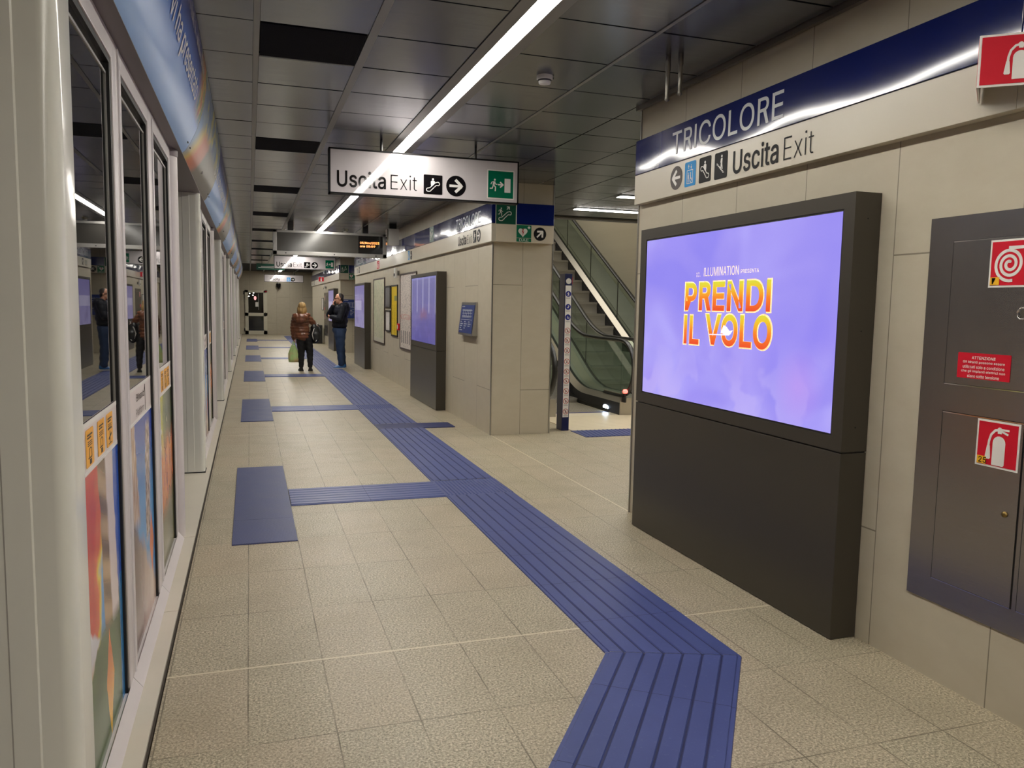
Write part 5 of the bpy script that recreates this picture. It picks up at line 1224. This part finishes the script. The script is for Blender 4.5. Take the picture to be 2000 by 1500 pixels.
# ------------------------------------------------------------------ escalators
TAN = math.tan(math.radians(30))
def fl(piv, hw):
    a, b_ = piv - hw, piv + hw
    def f(y):
        if y <= a: return 0.0
        if y >= b_: return TAN * (y - piv)
        return TAN * (y - a) ** 2 / (2 * (b_ - a))
    return f
f_deck, f_rail, f_step = fl(12.30, .45), fl(12.42, .55), fl(12.20, .25)
def samples(a, b_): 
    o = [a]; y = a
    while y < b_ - 1e-6:
        y = min(b_, y + (.10 if 11.6 < y < 13.1 else .6)); o.append(y)
    return o
def sweep(prof, y0, y1, f): return MB().loft([[Vector((a, y, b_ + f(y))) for a, b_ in prof] for y in samples(y0, y1)], smooth=False)
YT = 20.6
def escalator(xa, xb, label, n_steps):
    t = thing('escalator', label, 'escalator', ((xa + xb) / 2, 10.6, 0), 'escalators')
    for sgn, xs in ((-1, xa), (1, xb)):
        q = lambda d: xs + sgn * d
        sweep([(q(0), -.06), (q(.004), -.06), (q(.004), .185), (q(0), .185)], 10.55, YT, f_deck).build('skirt', 'skirt', t)
        sweep([(q(0), .186), (q(.088), .262), (q(.088), .255), (q(.004), .178)], 10.55, YT, f_deck).build('inner_deck', 'steel_bright', t)
        MB().box((q(0), 10.535, 0), (q(.20), 10.55, .262)).build('deck_end', 'steel_bright', t)
        sweep([(q(.14), .262), (q(.20), .262), (q(.20), -.3), (q(.14), -.3)], 10.55, YT, f_deck).build('outer_deck', 'steel', t)
        sweep([(q(.088), .255), (q(.14), .255), (q(.14), .262), (q(.088), .262)], 10.55, YT, f_deck).build('glass_channel', 'deck_dark', t)
        # glass with rounded newel
        xg = q(.112); R = .40; zc = 1.09 - R; yc = 10.35 + R
        edge = [(yc - R * math.sin(a), zc + R * math.cos(a)) for a in [PI * k / 20 for k in range(20)]]
        rings = []
        for (ey, ez) in reversed(edge): rings.append(((ey, .262 if ey > 10.55 else max(.2, 2 * zc - ez)), (ey, ez)))
        mb = MB(); th = .005
        arcn = [(yc - R * math.sin(a), zc + R * math.cos(a)) for a in [PI * k / 16 for k in range(17)]]
        mb.prism([(xg - th, a, b_) for a, b_ in arcn], (2 * th, 0, 0))
        ys = [yc] + [y for y in samples(10.0, YT) if y > yc + .05]
        mb.loft([[Vector((xg - th, y, .262 + f_deck(y) if y > 11 else .26)), Vector((xg + th, y, .262 + f_deck(y) if y > 11 else .26)), Vector((xg + th, y, 1.09 + f_rail(y))), Vector((xg - th, y, 1.09 + f_rail(y)))] for y in ys], smooth=False)
        mb.build('glass_balustrade', 'clear_glass', t)
        seams = MB()
        yy = 12.9
        while yy < YT: seams.box((xg - .0065, yy, .27 + f_deck(yy)), (xg + .0065, yy + .012, 1.08 + f_rail(yy))); yy += 1.35
        seams.build('glass_joint', 'gasket', t)
        path = [(xg, yc + .55, zc - R - .02)] + [(xg, yc - (R + .02) * math.sin(a), zc + (R + .02) * math.cos(a)) for a in [PI * (1 - k / 14) for k in range(15)]] + [(xg, y, 1.115 + f_rail(y)) for y in samples(10.9, YT)]
        rings = []
        P = [Vector(p) for p in path]
        for i, p in enumerate(P):
            d = (P[min(i + 1, len(P) - 1)] - P[max(i - 1, 0)]).normalized(); nrm = Vector((1, 0, 0)).cross(d)
            rings.append([p + Vector((1, 0, 0)) * a + nrm * b_ for a, b_ in ((-.036, -.012), (-.040, .004), (-.030, .018), (.030, .018), (.040, .004), (.036, -.012))])
        MB().loft(rings, smooth=True).build('handrail', 'rubber', t)
        rings = [[p + Vector((1, 0, 0)) * a + Vector((1, 0, 0)).cross((P[min(i + 1, len(P) - 1)] - P[max(i - 1, 0)]).normalized()) * b_ for a, b_ in ((-.018, -.034), (.018, -.034), (.018, -.013), (-.018, -.013))] for i, p in enumerate(P)]
        MB().loft(rings, smooth=True).build('rail_guide', 'steel_bright', t)
        bl = MB(); sweep_b = sweep([(q(-.012), .02), (q(-.002), .02), (q(-.002), .05), (q(-.012), .05)], 10.9, YT, f_step); sweep_b.build('skirt_brush', 'rubber', t)
    mb = MB()
    for k in range(n_steps):
        y0 = 10.90 + .405 * k; z_ = f_step(y0 + .2)
        if y0 + .405 < 12.1: z_ = 0.0
        s_ = MB(); s_.box((xa + .008, y0, z_ - .04), (xb - .008, y0 + .41, z_ - .002))
        arcp = [(y0 + .012 * math.sin(a * PI), z_ - .01 - .23 * a) for a in [j / 5 for j in range(6)]]
        s_.prism([(xa + .008, a, b_) for a, b_ in arcp] + [(xa + .008, y0 + .03, z_ - .24), (xa + .008, y0 + .03, z_ - .01)], (xb - xa - .016, 0, 0))
        for g in range(24): s_.box((xa + .03 + g * .040, y0 + .004, z_ - .003), (xa + .05 + g * .040, y0 + .405, z_ + .003))
        s_.build('step', 'step_metal', t)
    MB().box((xa, 10.55, -.05), (xb, 10.885, .004)).build('comb_plate', 'landing', t)
    q = MB()
    for g in range(50): q.box((xa + .01 + g * .02, 10.86, .0), (xa + .02 + g * .02, 10.92, .008))
    q.build('comb', 'pict_blue', t)
    return t
e1 = escalator(4.188, 5.208, 'near escalator with curved handrail end beside the pillar', 8)
e2 = escalator(5.79, 6.81, 'farther escalator with visible steps climbing beside the beige wall', 24)
o = MB().ellipsoid((5.204, 11.02, .064), .006, .095, .038, 14, 10).build('skirt_lamp', 'led_blue', e1)
MB().lathe((5.25, 10.46, .335), [(.012, -.06), (.012, .002), (.010, .003)], 12).build('lamp_stem', 'gasket', e1)
MB().lathe((5.25, 10.46, .335), [(.010, 0), (.035, .005), (.04, .03), (.03, .055), (.008, .06)], 16).build('stop_lamp', 'red_lamp', e1)
MB().box((5.235, 10.44, .20), (5.265, 10.536, .277), .004).build('lamp_arm', 'gasket', e1)
sweep([(5.41, .262), (5.588, .262), (5.588, .1), (5.41, .1)], 10.55, YT, f_deck).build('cover_deck', 'steel_bright', e1)
sweep([(3.95, -.4), (4.0, -.4), (4.0, .26), (3.95, .26)], 10.58, YT, f_deck).build('side_cladding', 'steel', e1)
sweep([(7.02, -.4), (7.44, -.4), (7.44, .30), (7.02, .26)], 10.58, YT, f_deck).build('side_cladding', 'steel', e2)
t = thing('landing_plate', 'bright ribbed steel landing plate in front of the escalators', 'landing plate', (5, 10, 0))
MB().box((3.93, 9.288, 0), (7.0, 10.53, .006)).build('plate', 'landing', t)
q = MB()
for k in range(24): q.box((3.94, 9.30 + k * .052, .006), (6.99, 9.316 + k * .052, .0075))
q.build('ribs', 'landing', t)
# safety totem
t = thing('sign_post', 'slim navy safety post with column of round pictograms before the escalator', 'sign post', (3.84, 9.42, 0))
tx0, tx1, ty0, ty1 = 3.795, 3.895, 9.34, 9.52
MB().box((tx0, ty0, 0), (tx1, ty1, 2.01), .004).build('post', 'totem_blue', t)
pl = Pl((tx0, ty0, 0), (1, 0, 0))
flat(pl, [rect(.010, .175, .080, 1.685)], 'label_strip', 'white', t, .002, .0015); flat(pl, [circ(.050, 1.915, .036)], 'disc', 'plastic_white', t, .003, .0015)
MB().box((tx1, ty0 + .02, 1.88), (tx1 + .012, ty0 + .07, 1.97)).build('side_tab', 'red', t)
zs_ = [1.755, 1.590, 1.46, 1.290, 1.165, 1.035, .895, .765, .645, .515, .385, .250]
for k, z_ in enumerate(zs_):
    if k < 3:
        o = flat(pl, [circ(.050, z_, .037)], 'pictogram', 'pict_blue', t, .0035); flat(pl, tr_(([circ(.5, .85, .1, 10)] + stroke([(.5, .7), (.5, .35), (.35, .1)], .16) + stroke([(.5, .35), (.7, .12)], .12) + stroke([(.2, .6), (.75, .5)], .1)) if k == 0 else (stroke([(.2, .2), (.8, .75)], .14) + [circ(.55, .8, .1, 10)] + stroke([(.5, .6), (.6, .2)], .12)) if k == 1 else ([rect(.3, .2, .14, .55)] + stroke([(.5, .25), (.8, .25), (.7, .6)], .12)), .023, z_ - .027, .054), 'symbol', 'white', o, .005)
    else:
        o = flat(pl, ring(.050, z_, .034, .006), 'pictogram', 'pict_red', t, .0035); random.seed(k)
        flat(pl, tr_([circ(.5 + random.uniform(-.1, .1), .75, .12, 10)] + stroke([(.5, .6), (.45 + random.uniform(-.1, .1), .3), (.3, .1)], .18) + stroke([(.5, .45), (.75, .35 + random.uniform(-.1, .1))], .14), .028, z_ - .022, .044), 'symbol', 'black', o, .005); flat(pl, stroke([(.027, z_ + .024), (.073, z_ - .024)], .005), 'slash', 'pict_red', o, .006)
    flat(pl, [rect(.020, z_ - .062 + .007 * j, .060, .003) for j in range(3)], 'caption', 'pict_grey', t, .0032, .0008)

# ------------------------------------------------------------------ people
def remesh(mb, vox, smooth=4, disp=None):
    me = bpy.data.meshes.new('tmp'); me.from_pydata(mb.v, [], mb.f); bm = bmesh.new(); bm.from_mesh(me); bmesh.ops.recalc_face_normals(bm, faces=bm.faces[:]); bm.to_mesh(me); bm.free()
    o = bpy.data.objects.new('tmp', me); col.objects.link(o)
    r = o.modifiers.new('r', 'REMESH'); r.mode = 'VOXEL'; r.voxel_size = vox
    s_ = o.modifiers.new('s', 'SMOOTH'); s_.factor = .5; s_.iterations = smooth
    dg = bpy.context.evaluated_depsgraph_get(); m2 = bpy.data.meshes.new_from_object(o.evaluated_get(dg))
    res = MB(); ns = [q.normal.copy() for q in m2.vertices]; vs = [q.co.copy() for q in m2.vertices]
    if disp: vs = [p + n * disp(p, n) for p, n in zip(vs, ns)]
    res.add(vs, [list(p.vertices) for p in m2.polygons], True)
    bpy.data.objects.remove(o); bpy.data.meshes.remove(me); bpy.data.meshes.remove(m2); return res
def chain(mb, pts, rs):
    for (a, b_, r0, r1) in zip(pts, pts[1:], rs, rs[1:]): mb.capsule(a, r0, b_, r1)
def hand(mb, wrist, d, palm_n, curl=.5, s=1.0, grip=False):
    # wrist point, d = direction fingers point, palm_n = direction the palm faces
    d = Vector(d).normalized(); pn = Vector(palm_n); pn = (pn - d * pn.dot(d)).normalized(); sd = d.cross(pn); w0 = Vector(wrist)
    for k in (-1, -.33, .33, 1): mb.capsule(w0 + sd * .014 * k * s, .014 * s, w0 + d * .075 * s + sd * .028 * k * s, .013 * s)
    for k, L in ((-1, .058), (-.33, .074), (.33, .080), (1, .070)):
        p = w0 + d * .078 * s + sd * .029 * k * s; ang = curl * .6; seg_ = [.45, .32, .23]; r0 = .0085 * s
        for j in range(3):
            dirv = (d * math.cos(ang) + pn * math.sin(ang)); q = p + dirv * L * seg_[j] * s; mb.capsule(p, r0, q, r0 * .92); p = q; r0 *= .92; ang += curl * (.8 + .15 * j)
    p = w0 + d * .02 * s + sd * .026 * s; q = p + (d * .6 + sd * .7 + pn * .35).normalized() * .042 * s; mb.capsule(p, .012 * s, q, .010 * s); r = q + (d * .85 + pn * .5).normalized() * .032 * s; mb.capsule(q, .0098 * s, r, .008 * s)
def head_mb(mb, c, fwd, s=1.0, male=True):
    c = Vector(c); f = Vector(fwd).normalized(); sd = f.cross(Vector((0, 0, 1))).normalized(); up = sd.cross(f)
    R = Matrix((sd, f, up)).transposed()
    mb.ellipsoid(c + up * .035 * s - f * .012 * s, .076 * s, .094 * s, .090 * s, rot=R)                     # skull
    mb.ellipsoid(c - up * .045 * s + f * .022 * s, .060 * s, .068 * s, .078 * s, rot=R)                    # face and jaw
    mb.ellipsoid(c - up * .095 * s + f * .058 * s, .028 * s, .024 * s, .022 * s, 12, 8, rot=R)             # chin
    mb.capsule(c + up * .012 * s + f * .088 * s, .011 * s, c - up * .026 * s + f * .106 * s, .014 * s)     # nose
    mb.capsule(c - up * .052 * s + f * .086 * s - sd * .018 * s, .008 * s, c - up * .052 * s + f * .086 * s + sd * .018 * s, .008 * s)  # lips
    for k in (-1, 1):
        mb.ellipsoid(c + sd * .079 * k * s - f * .008 * s - up * .005 * s, .010 * s, .022 * s, .034 * s, 12, 8, rot=R)   # ear
        mb.capsule(c + sd * .016 * k * s + f * .084 * s + up * .030 * s, .010 * s, c + sd * .048 * k * s + f * .072 * s + up * .030 * s, .009 * s)  # brow
    return sd, f, up, R
def shoe(side_c, fwd, L, mat_u, mat_s, parent, wd=.048):
    c = Vector(side_c); f = Vector(fwd).normalized(); sd = f.cross(Vector((0, 0, 1)))
    prof = [(-.42, .8, .10), (-.36, .98, .125), (-.15, 1.0, .122), (.02, 1.0, .098), (.22, 1.05, .074), (.40, .9, .056), (.52, .55, .040)]
    rings = []
    for u, w_, h_ in prof:
        b_ = c + f * u * L; W2 = wd * w_
        rings.append([b_ + sd * W2 * math.cos(a) * (1 if math.sin(a) < .1 else .86) + Vector((0, 0, .022 + max(0, math.sin(a)) * (h_ - .022))) for a in [2 * PI * k / 16 for k in range(16)]])
    u_ = MB().loft(rings).build('shoe', mat_u, parent)
    rings = [[c + f * u * L * 1.02 + sd * (wd * w_ * 1.06) * k + Vector((0, 0, z_)) for k, z_ in ((-1, .002), (1, .002), (1.02, .026), (-1.02, .026))] for u, w_, h_ in prof]
    MB().loft(rings, smooth=False).build('sole', mat_s, u_)
    return u_
# woman seen from behind
WY = 18.95
wo = thing('person', 'person with blonde hair in brown puffer coat, seen from behind, holding a green bag', 'person', (1.228, WY, 0), 'people waiting on the platform')
b = MB(); hx = 1.155
hc = Vector((hx, WY + .01, 1.465)); head_mb(b, hc, (.1, 1, 0), .98, False)
sh = 1.292; cx = 1.135
chain(b, [(cx + .015, WY, 1.40), (cx + .005, WY, 1.30)], [.050, .055])
b.ellipsoid((cx, WY, 1.18), .17, .10, .17); b.ellipsoid((cx + .02, WY, .98), .14, .095, .16); b.ellipsoid((cx + .06, WY, .82), .165, .115, .12)
Lsh, Rsh = Vector((cx - .150, WY, sh - .02)), Vector((cx + .150, WY, sh - .02))
Lel, Lwr = Vector((cx - .180, WY + .02, 1.02)), Vector((cx - .165, WY + .05, .78))
Rel, Rwr = Vector((cx + .265, WY + .05, 1.13)), Vector((1.475, WY + .20, 1.06))
chain(b, [Lsh, Lel, Lwr], [.052, .042, .028]); chain(b, [Rsh, Rel, Rwr], [.052, .042, .028])
hand(b, Lwr, (.02, .05, -1), (1, .2, 0), .9); hand(b, Rwr, (.75, .3, -.45), (0, 1, -.4), .8)
for k, fx_ in ((-1, 1.128), (1, 1.330)):
    hip = Vector((1.195 + .085 * k, WY, .80)); kn = Vector((fx_ - .004 * k, WY + .01, .44)); an = Vector((fx_, WY - .015, .08)); chain(b, [hip, kn, an, (fx_ + .01 * k, WY + .08, .035)], [.085, .056, .036, .022])
remesh(b, .0065, 3).build('body', 'skin', wo)
b = MB(); b.ellipsoid((cx, WY, 1.14), .185, .15, .20); b.ellipsoid((cx + .005, WY, .98), .19, .155, .20); b.ellipsoid((cx + .02, WY, .83), .200, .160, .14)
for q in ((cx - .08, 1.26), (cx + .08, 1.26)): b.ellipsoid((q[0], WY, q[1]), .11, .10, .075)
chain(b, [Lsh + Vector((.015, 0, -.015)), Lel, Lwr + Vector((0, 0, -.01))], [.082, .074, .060]); chain(b, [Rsh + Vector((-.015, 0, -.015)), Rel, Rwr], [.082, .070, .054])
def puff(period, amp): return lambda p, n: -amp * max(0, abs(math.cos(PI * p.z / period)) ** 6) + .002 * math.sin(p.x * 60 + p.z * 25)
coat = remesh(b, .011, 5, puff(.075, .010)); coat.build('puffer_coat', 'coat_brown', wo)
b = MB(); b.ellipsoid((cx - .015, WY - .165, 1.255), .19, .085, .085); b.ellipsoid((cx - .12, WY - .12, 1.30), .09, .085, .05); b.ellipsoid((cx + .12, WY - .12, 1.31), .09, .085, .05); b.ellipsoid((cx - .02, WY - .19, 1.19), .13, .065, .085)
remesh(b, .010, 4, lambda p, n: -.006 * abs(math.sin(p.x * 40))).build('hood', 'coat_brown', wo)
b = MB(); b.ellipsoid((1.205, WY, .82), .175, .125, .13)
for k, fx_ in ((-1, 1.128), (1, 1.330)): chain(b, [(1.198 + .085 * k, WY, .78), (fx_ - .006 * k, WY + .01, .44), (fx_, WY - .01, .125)], [.108, .080, .058])
remesh(b, .010, 4, lambda p, n: .003 * math.sin(p.z * 60 + p.x * 30)).build('trousers', 'trousers_black', wo)
for k, fx_ in ((-1, 1.120), (1, 1.340)): shoe((fx_, WY + .05, 0), (.12 * k, 1, 0), .27, 'shoe_black', 'shoe_black', wo)
b = MB(); b.ellipsoid(hc + Vector((0, -.018, .040)), .092, .108, .100); b.ellipsoid(hc + Vector((.0, -.055, -.055)), .105, .066, .12); b.ellipsoid(hc + Vector((-.072, -.01, -.06)), .042, .07, .105); b.ellipsoid(hc + Vector((.072, -.01, -.06)), .042, .07, .105)
remesh(b, .008, 3, lambda p, n: .0025 * math.sin(p.x * 110 + p.z * 8)).build('hair', 'hair_blonde', wo)
# carrier bag in her left hand
cb = thing('carrier_bag', 'full pale green plastic carrier bag held low by the person in brown coat', 'bag', (.965, WY + .06, .2))
rings = []
for z_, hw, hd_ in ((.205, .105, .060), (.215, .128, .078), (.30, .132, .082), (.40, .122, .074), (.48, .095, .056), (.55, .062, .036), (.60, .040, .024)):
    rings.append([Vector((.968 + .010 * math.sin(z_ * 9) + (hw + .008 * math.sin(5 * a + z_ * 30)) * math.cos(a), WY + .06 + (hd_ + .006 * math.sin(7 * a)) * math.sin(a), z_)) for a in [2 * PI * k / 28 for k in range(28)]])
MB().loft(rings).build('sack', 'carrier', cb)
for dx in (-.022, .022): MB().tube([(.968 + dx, WY + .06, .59), (.960 + dx * .8, WY + .06, .65), (Lwr.x + .012 + dx * .3, WY + .07, .705), (Lwr.x + .03, WY + .07, .70)], [.016, .012, .009, .008], 8).build('handle', 'carrier', cb)
# black backpack hanging from her right arm
bp = thing('handbag', 'black bag with grey straps hanging from the right arm of the brown coat', 'bag', (1.43, WY + .03, .6))
b = MB(); b.ellipsoid((1.445, WY - .02, .86), .125, .10, .22); b.ellipsoid((1.46, WY - .10, .80), .10, .05, .12); b.ellipsoid((1.42, WY - .02, 1.0), .08, .08, .10)
remesh(b, .011, 4, lambda p, n: .004 * math.sin(p.z * 45)).build('body', 'bag_black', bp)
MB().tube([(1.40, WY - .125, .74), (1.37, WY - .13, .86), (1.41, WY - .12, .98), (1.48, WY - .02, 1.06), (1.50, WY + .06, 1.11)], .010, 8).build('strap', 'strap_grey', bp); MB().tube([(1.54, WY - .03, .74), (1.575, WY, .90), (1.545, WY + .05, 1.02), (1.52, WY + .10, 1.09)], .012, 8).build('strap', 'bag_black', bp); MB().tube([(1.45, WY - .15, .70), (1.51, WY - .12, .78), (1.555, WY - .03, .80)], .008, 8).build('buckle_strap', 'strap_grey', bp)
# man facing the platform screens, phone at his face
MY = 19.5
ma = thing('person', 'person in navy hooded jacket and jeans standing sideways, phone at the face', 'person', (2.09, MY, 0), 'people waiting on the platform')
b = MB(); fw = (-1, -.10, -.06); hc = Vector((2.055, MY, 1.688)); sd, f, up, R = head_mb(b, hc, fw, 1.0, True)
chain(b, [(2.085, MY, 1.60), (2.12, MY, 1.50)], [.058, .064])
b.ellipsoid((2.12, MY, 1.36), .125, .19, .16); b.ellipsoid((2.10, MY, 1.12), .125, .165, .18); b.ellipsoid((2.10, MY, .94), .125, .165, .12)
ns_, fs_ = Vector((2.13, MY - .20, 1.47)), Vector((2.11, MY + .20, 1.47))
ne, nw = Vector((2.04, MY - .27, 1.20)), Vector((1.84, MY - .08, 1.245)); fe, fwr = Vector((1.84, MY + .16, 1.30)), Vector((1.925, MY + .02, 1.535))
chain(b, [ns_, ne, nw], [.056, .046, .030]); chain(b, [fs_, fe, fwr], [.056, .046, .030])
hand(b, nw, (-.45, .85, .1), (1, .4, .3), .8); hand(b, fwr, (.05, -.15, 1), (1, 0, .1), .75)
for k, fy in ((-1, MY - .10), (1, MY + .10)):
    ax = 2.12 + .025 * k; chain(b, [(2.10, MY + .09 * k, .92), (2.085 + .01 * k, fy, .49), (ax, fy, .09), (ax - .10, fy, .036)], [.092, .062, .036, .022])
remesh(b, .0065, 3).build('body', 'skin', ma)
b = MB(); b.ellipsoid((2.11, MY, 1.37), .185, .235, .19); b.ellipsoid((2.075, MY, 1.17), .195, .225, .20); b.ellipsoid((2.065, MY, 1.05), .185, .225, .11); b.ellipsoid((2.13, MY, 1.50), .12, .16, .08)
chain(b, [ns_, ne, nw + Vector((.03, -.02, 0))], [.092, .080, .058]); chain(b, [fs_, fe, fwr + Vector((-.01, .01, -.03))], [.092, .078, .054])
remesh(b, .011, 5, puff(.12, .004)).build('jacket', 'jacket_navy', ma)
b = MB(); b.ellipsoid((2.21, MY, 1.52), .09, .16, .085); b.ellipsoid((2.255, MY, 1.45), .065, .13, .10); b.ellipsoid((2.13, MY - .09, 1.54), .08, .05, .05); b.ellipsoid((2.13, MY + .09, 1.54), .08, .05, .05)
remesh(b, .010, 4).build('hood', 'jacket_navy', ma)
b = MB(); b.ellipsoid((2.065, MY, .93), .172, .20, .13)
for k, fy in ((-1, MY - .10), (1, MY + .10)): chain(b, [(2.07, MY + .10 * k, .88), (2.09 + .02 * k, fy, .50), (2.125 + .03 * k, fy, .12)], [.140, .100, .074])
remesh(b, .010, 4, lambda p, n: .004 * math.sin(p.z * 40 + p.y * 30)).build('jeans', 'jeans', ma)
for k, fy in ((-1, MY - .10), (1, MY + .10)): shoe((2.085 + .025 * k, fy, 0), (-1, .04 * k, 0), .30, 'shoe_blue', 'sole_white', ma)
b = MB(); b.ellipsoid(hc + up * .050 - f * .034, .080, .088, .082, rot=R); b.ellipsoid(hc - up * .02 - f * .075, .070, .036, .07, rot=R)
for k in (-1, 1): b.ellipsoid(hc + sd * .072 * k + up * .02 - f * .04, .014, .045, .05, rot=R)
remesh(b, .007, 3).build('hair', 'hair_dark', ma)
mb = MB()
for k in (-1, 1):
    cc = hc + f * .098 + sd * .033 * k + up * .008; pts = [cc + sd * .024 * math.cos(a) + up * .018 * math.sin(a) for a in [2 * PI * j / 14 for j in range(15)]]; mb.tube(pts, .003, 6)
    mb.tube([hc + f * .094 + sd * .058 * k + up * .012, hc + sd * .080 * k + up * .014], .003, 6)
mb.tube([hc + f * .100 - sd * .010 + up * .012, hc + f * .100 + sd * .010 + up * .012], .003, 6); mb.build('glasses', 'black', ma)
mb = MB()
for k in (-1, 1): mb.ellipsoid(hc + f * .081 + sd * .033 * k + up * .008, .012, .008, .008, 10, 8, rot=R)
mb.build('eyes', 'black', ma)
ph = MB(); c0 = Vector((1.950, MY + .020, 1.600)); 
ph.box((-.006, -.036, -.074), (.006, .036, .074), .004); rotm = Matrix.Rotation(math.radians(-18), 3, 'Y'); ph.v = [rotm @ p + c0 for p in ph.v]
pho = ph.build('phone', 'black'); pho.location.z = .011; ma.location.z = .011
tag(pho, 'black mobile phone held to the face by the person in navy jacket', 'phone')
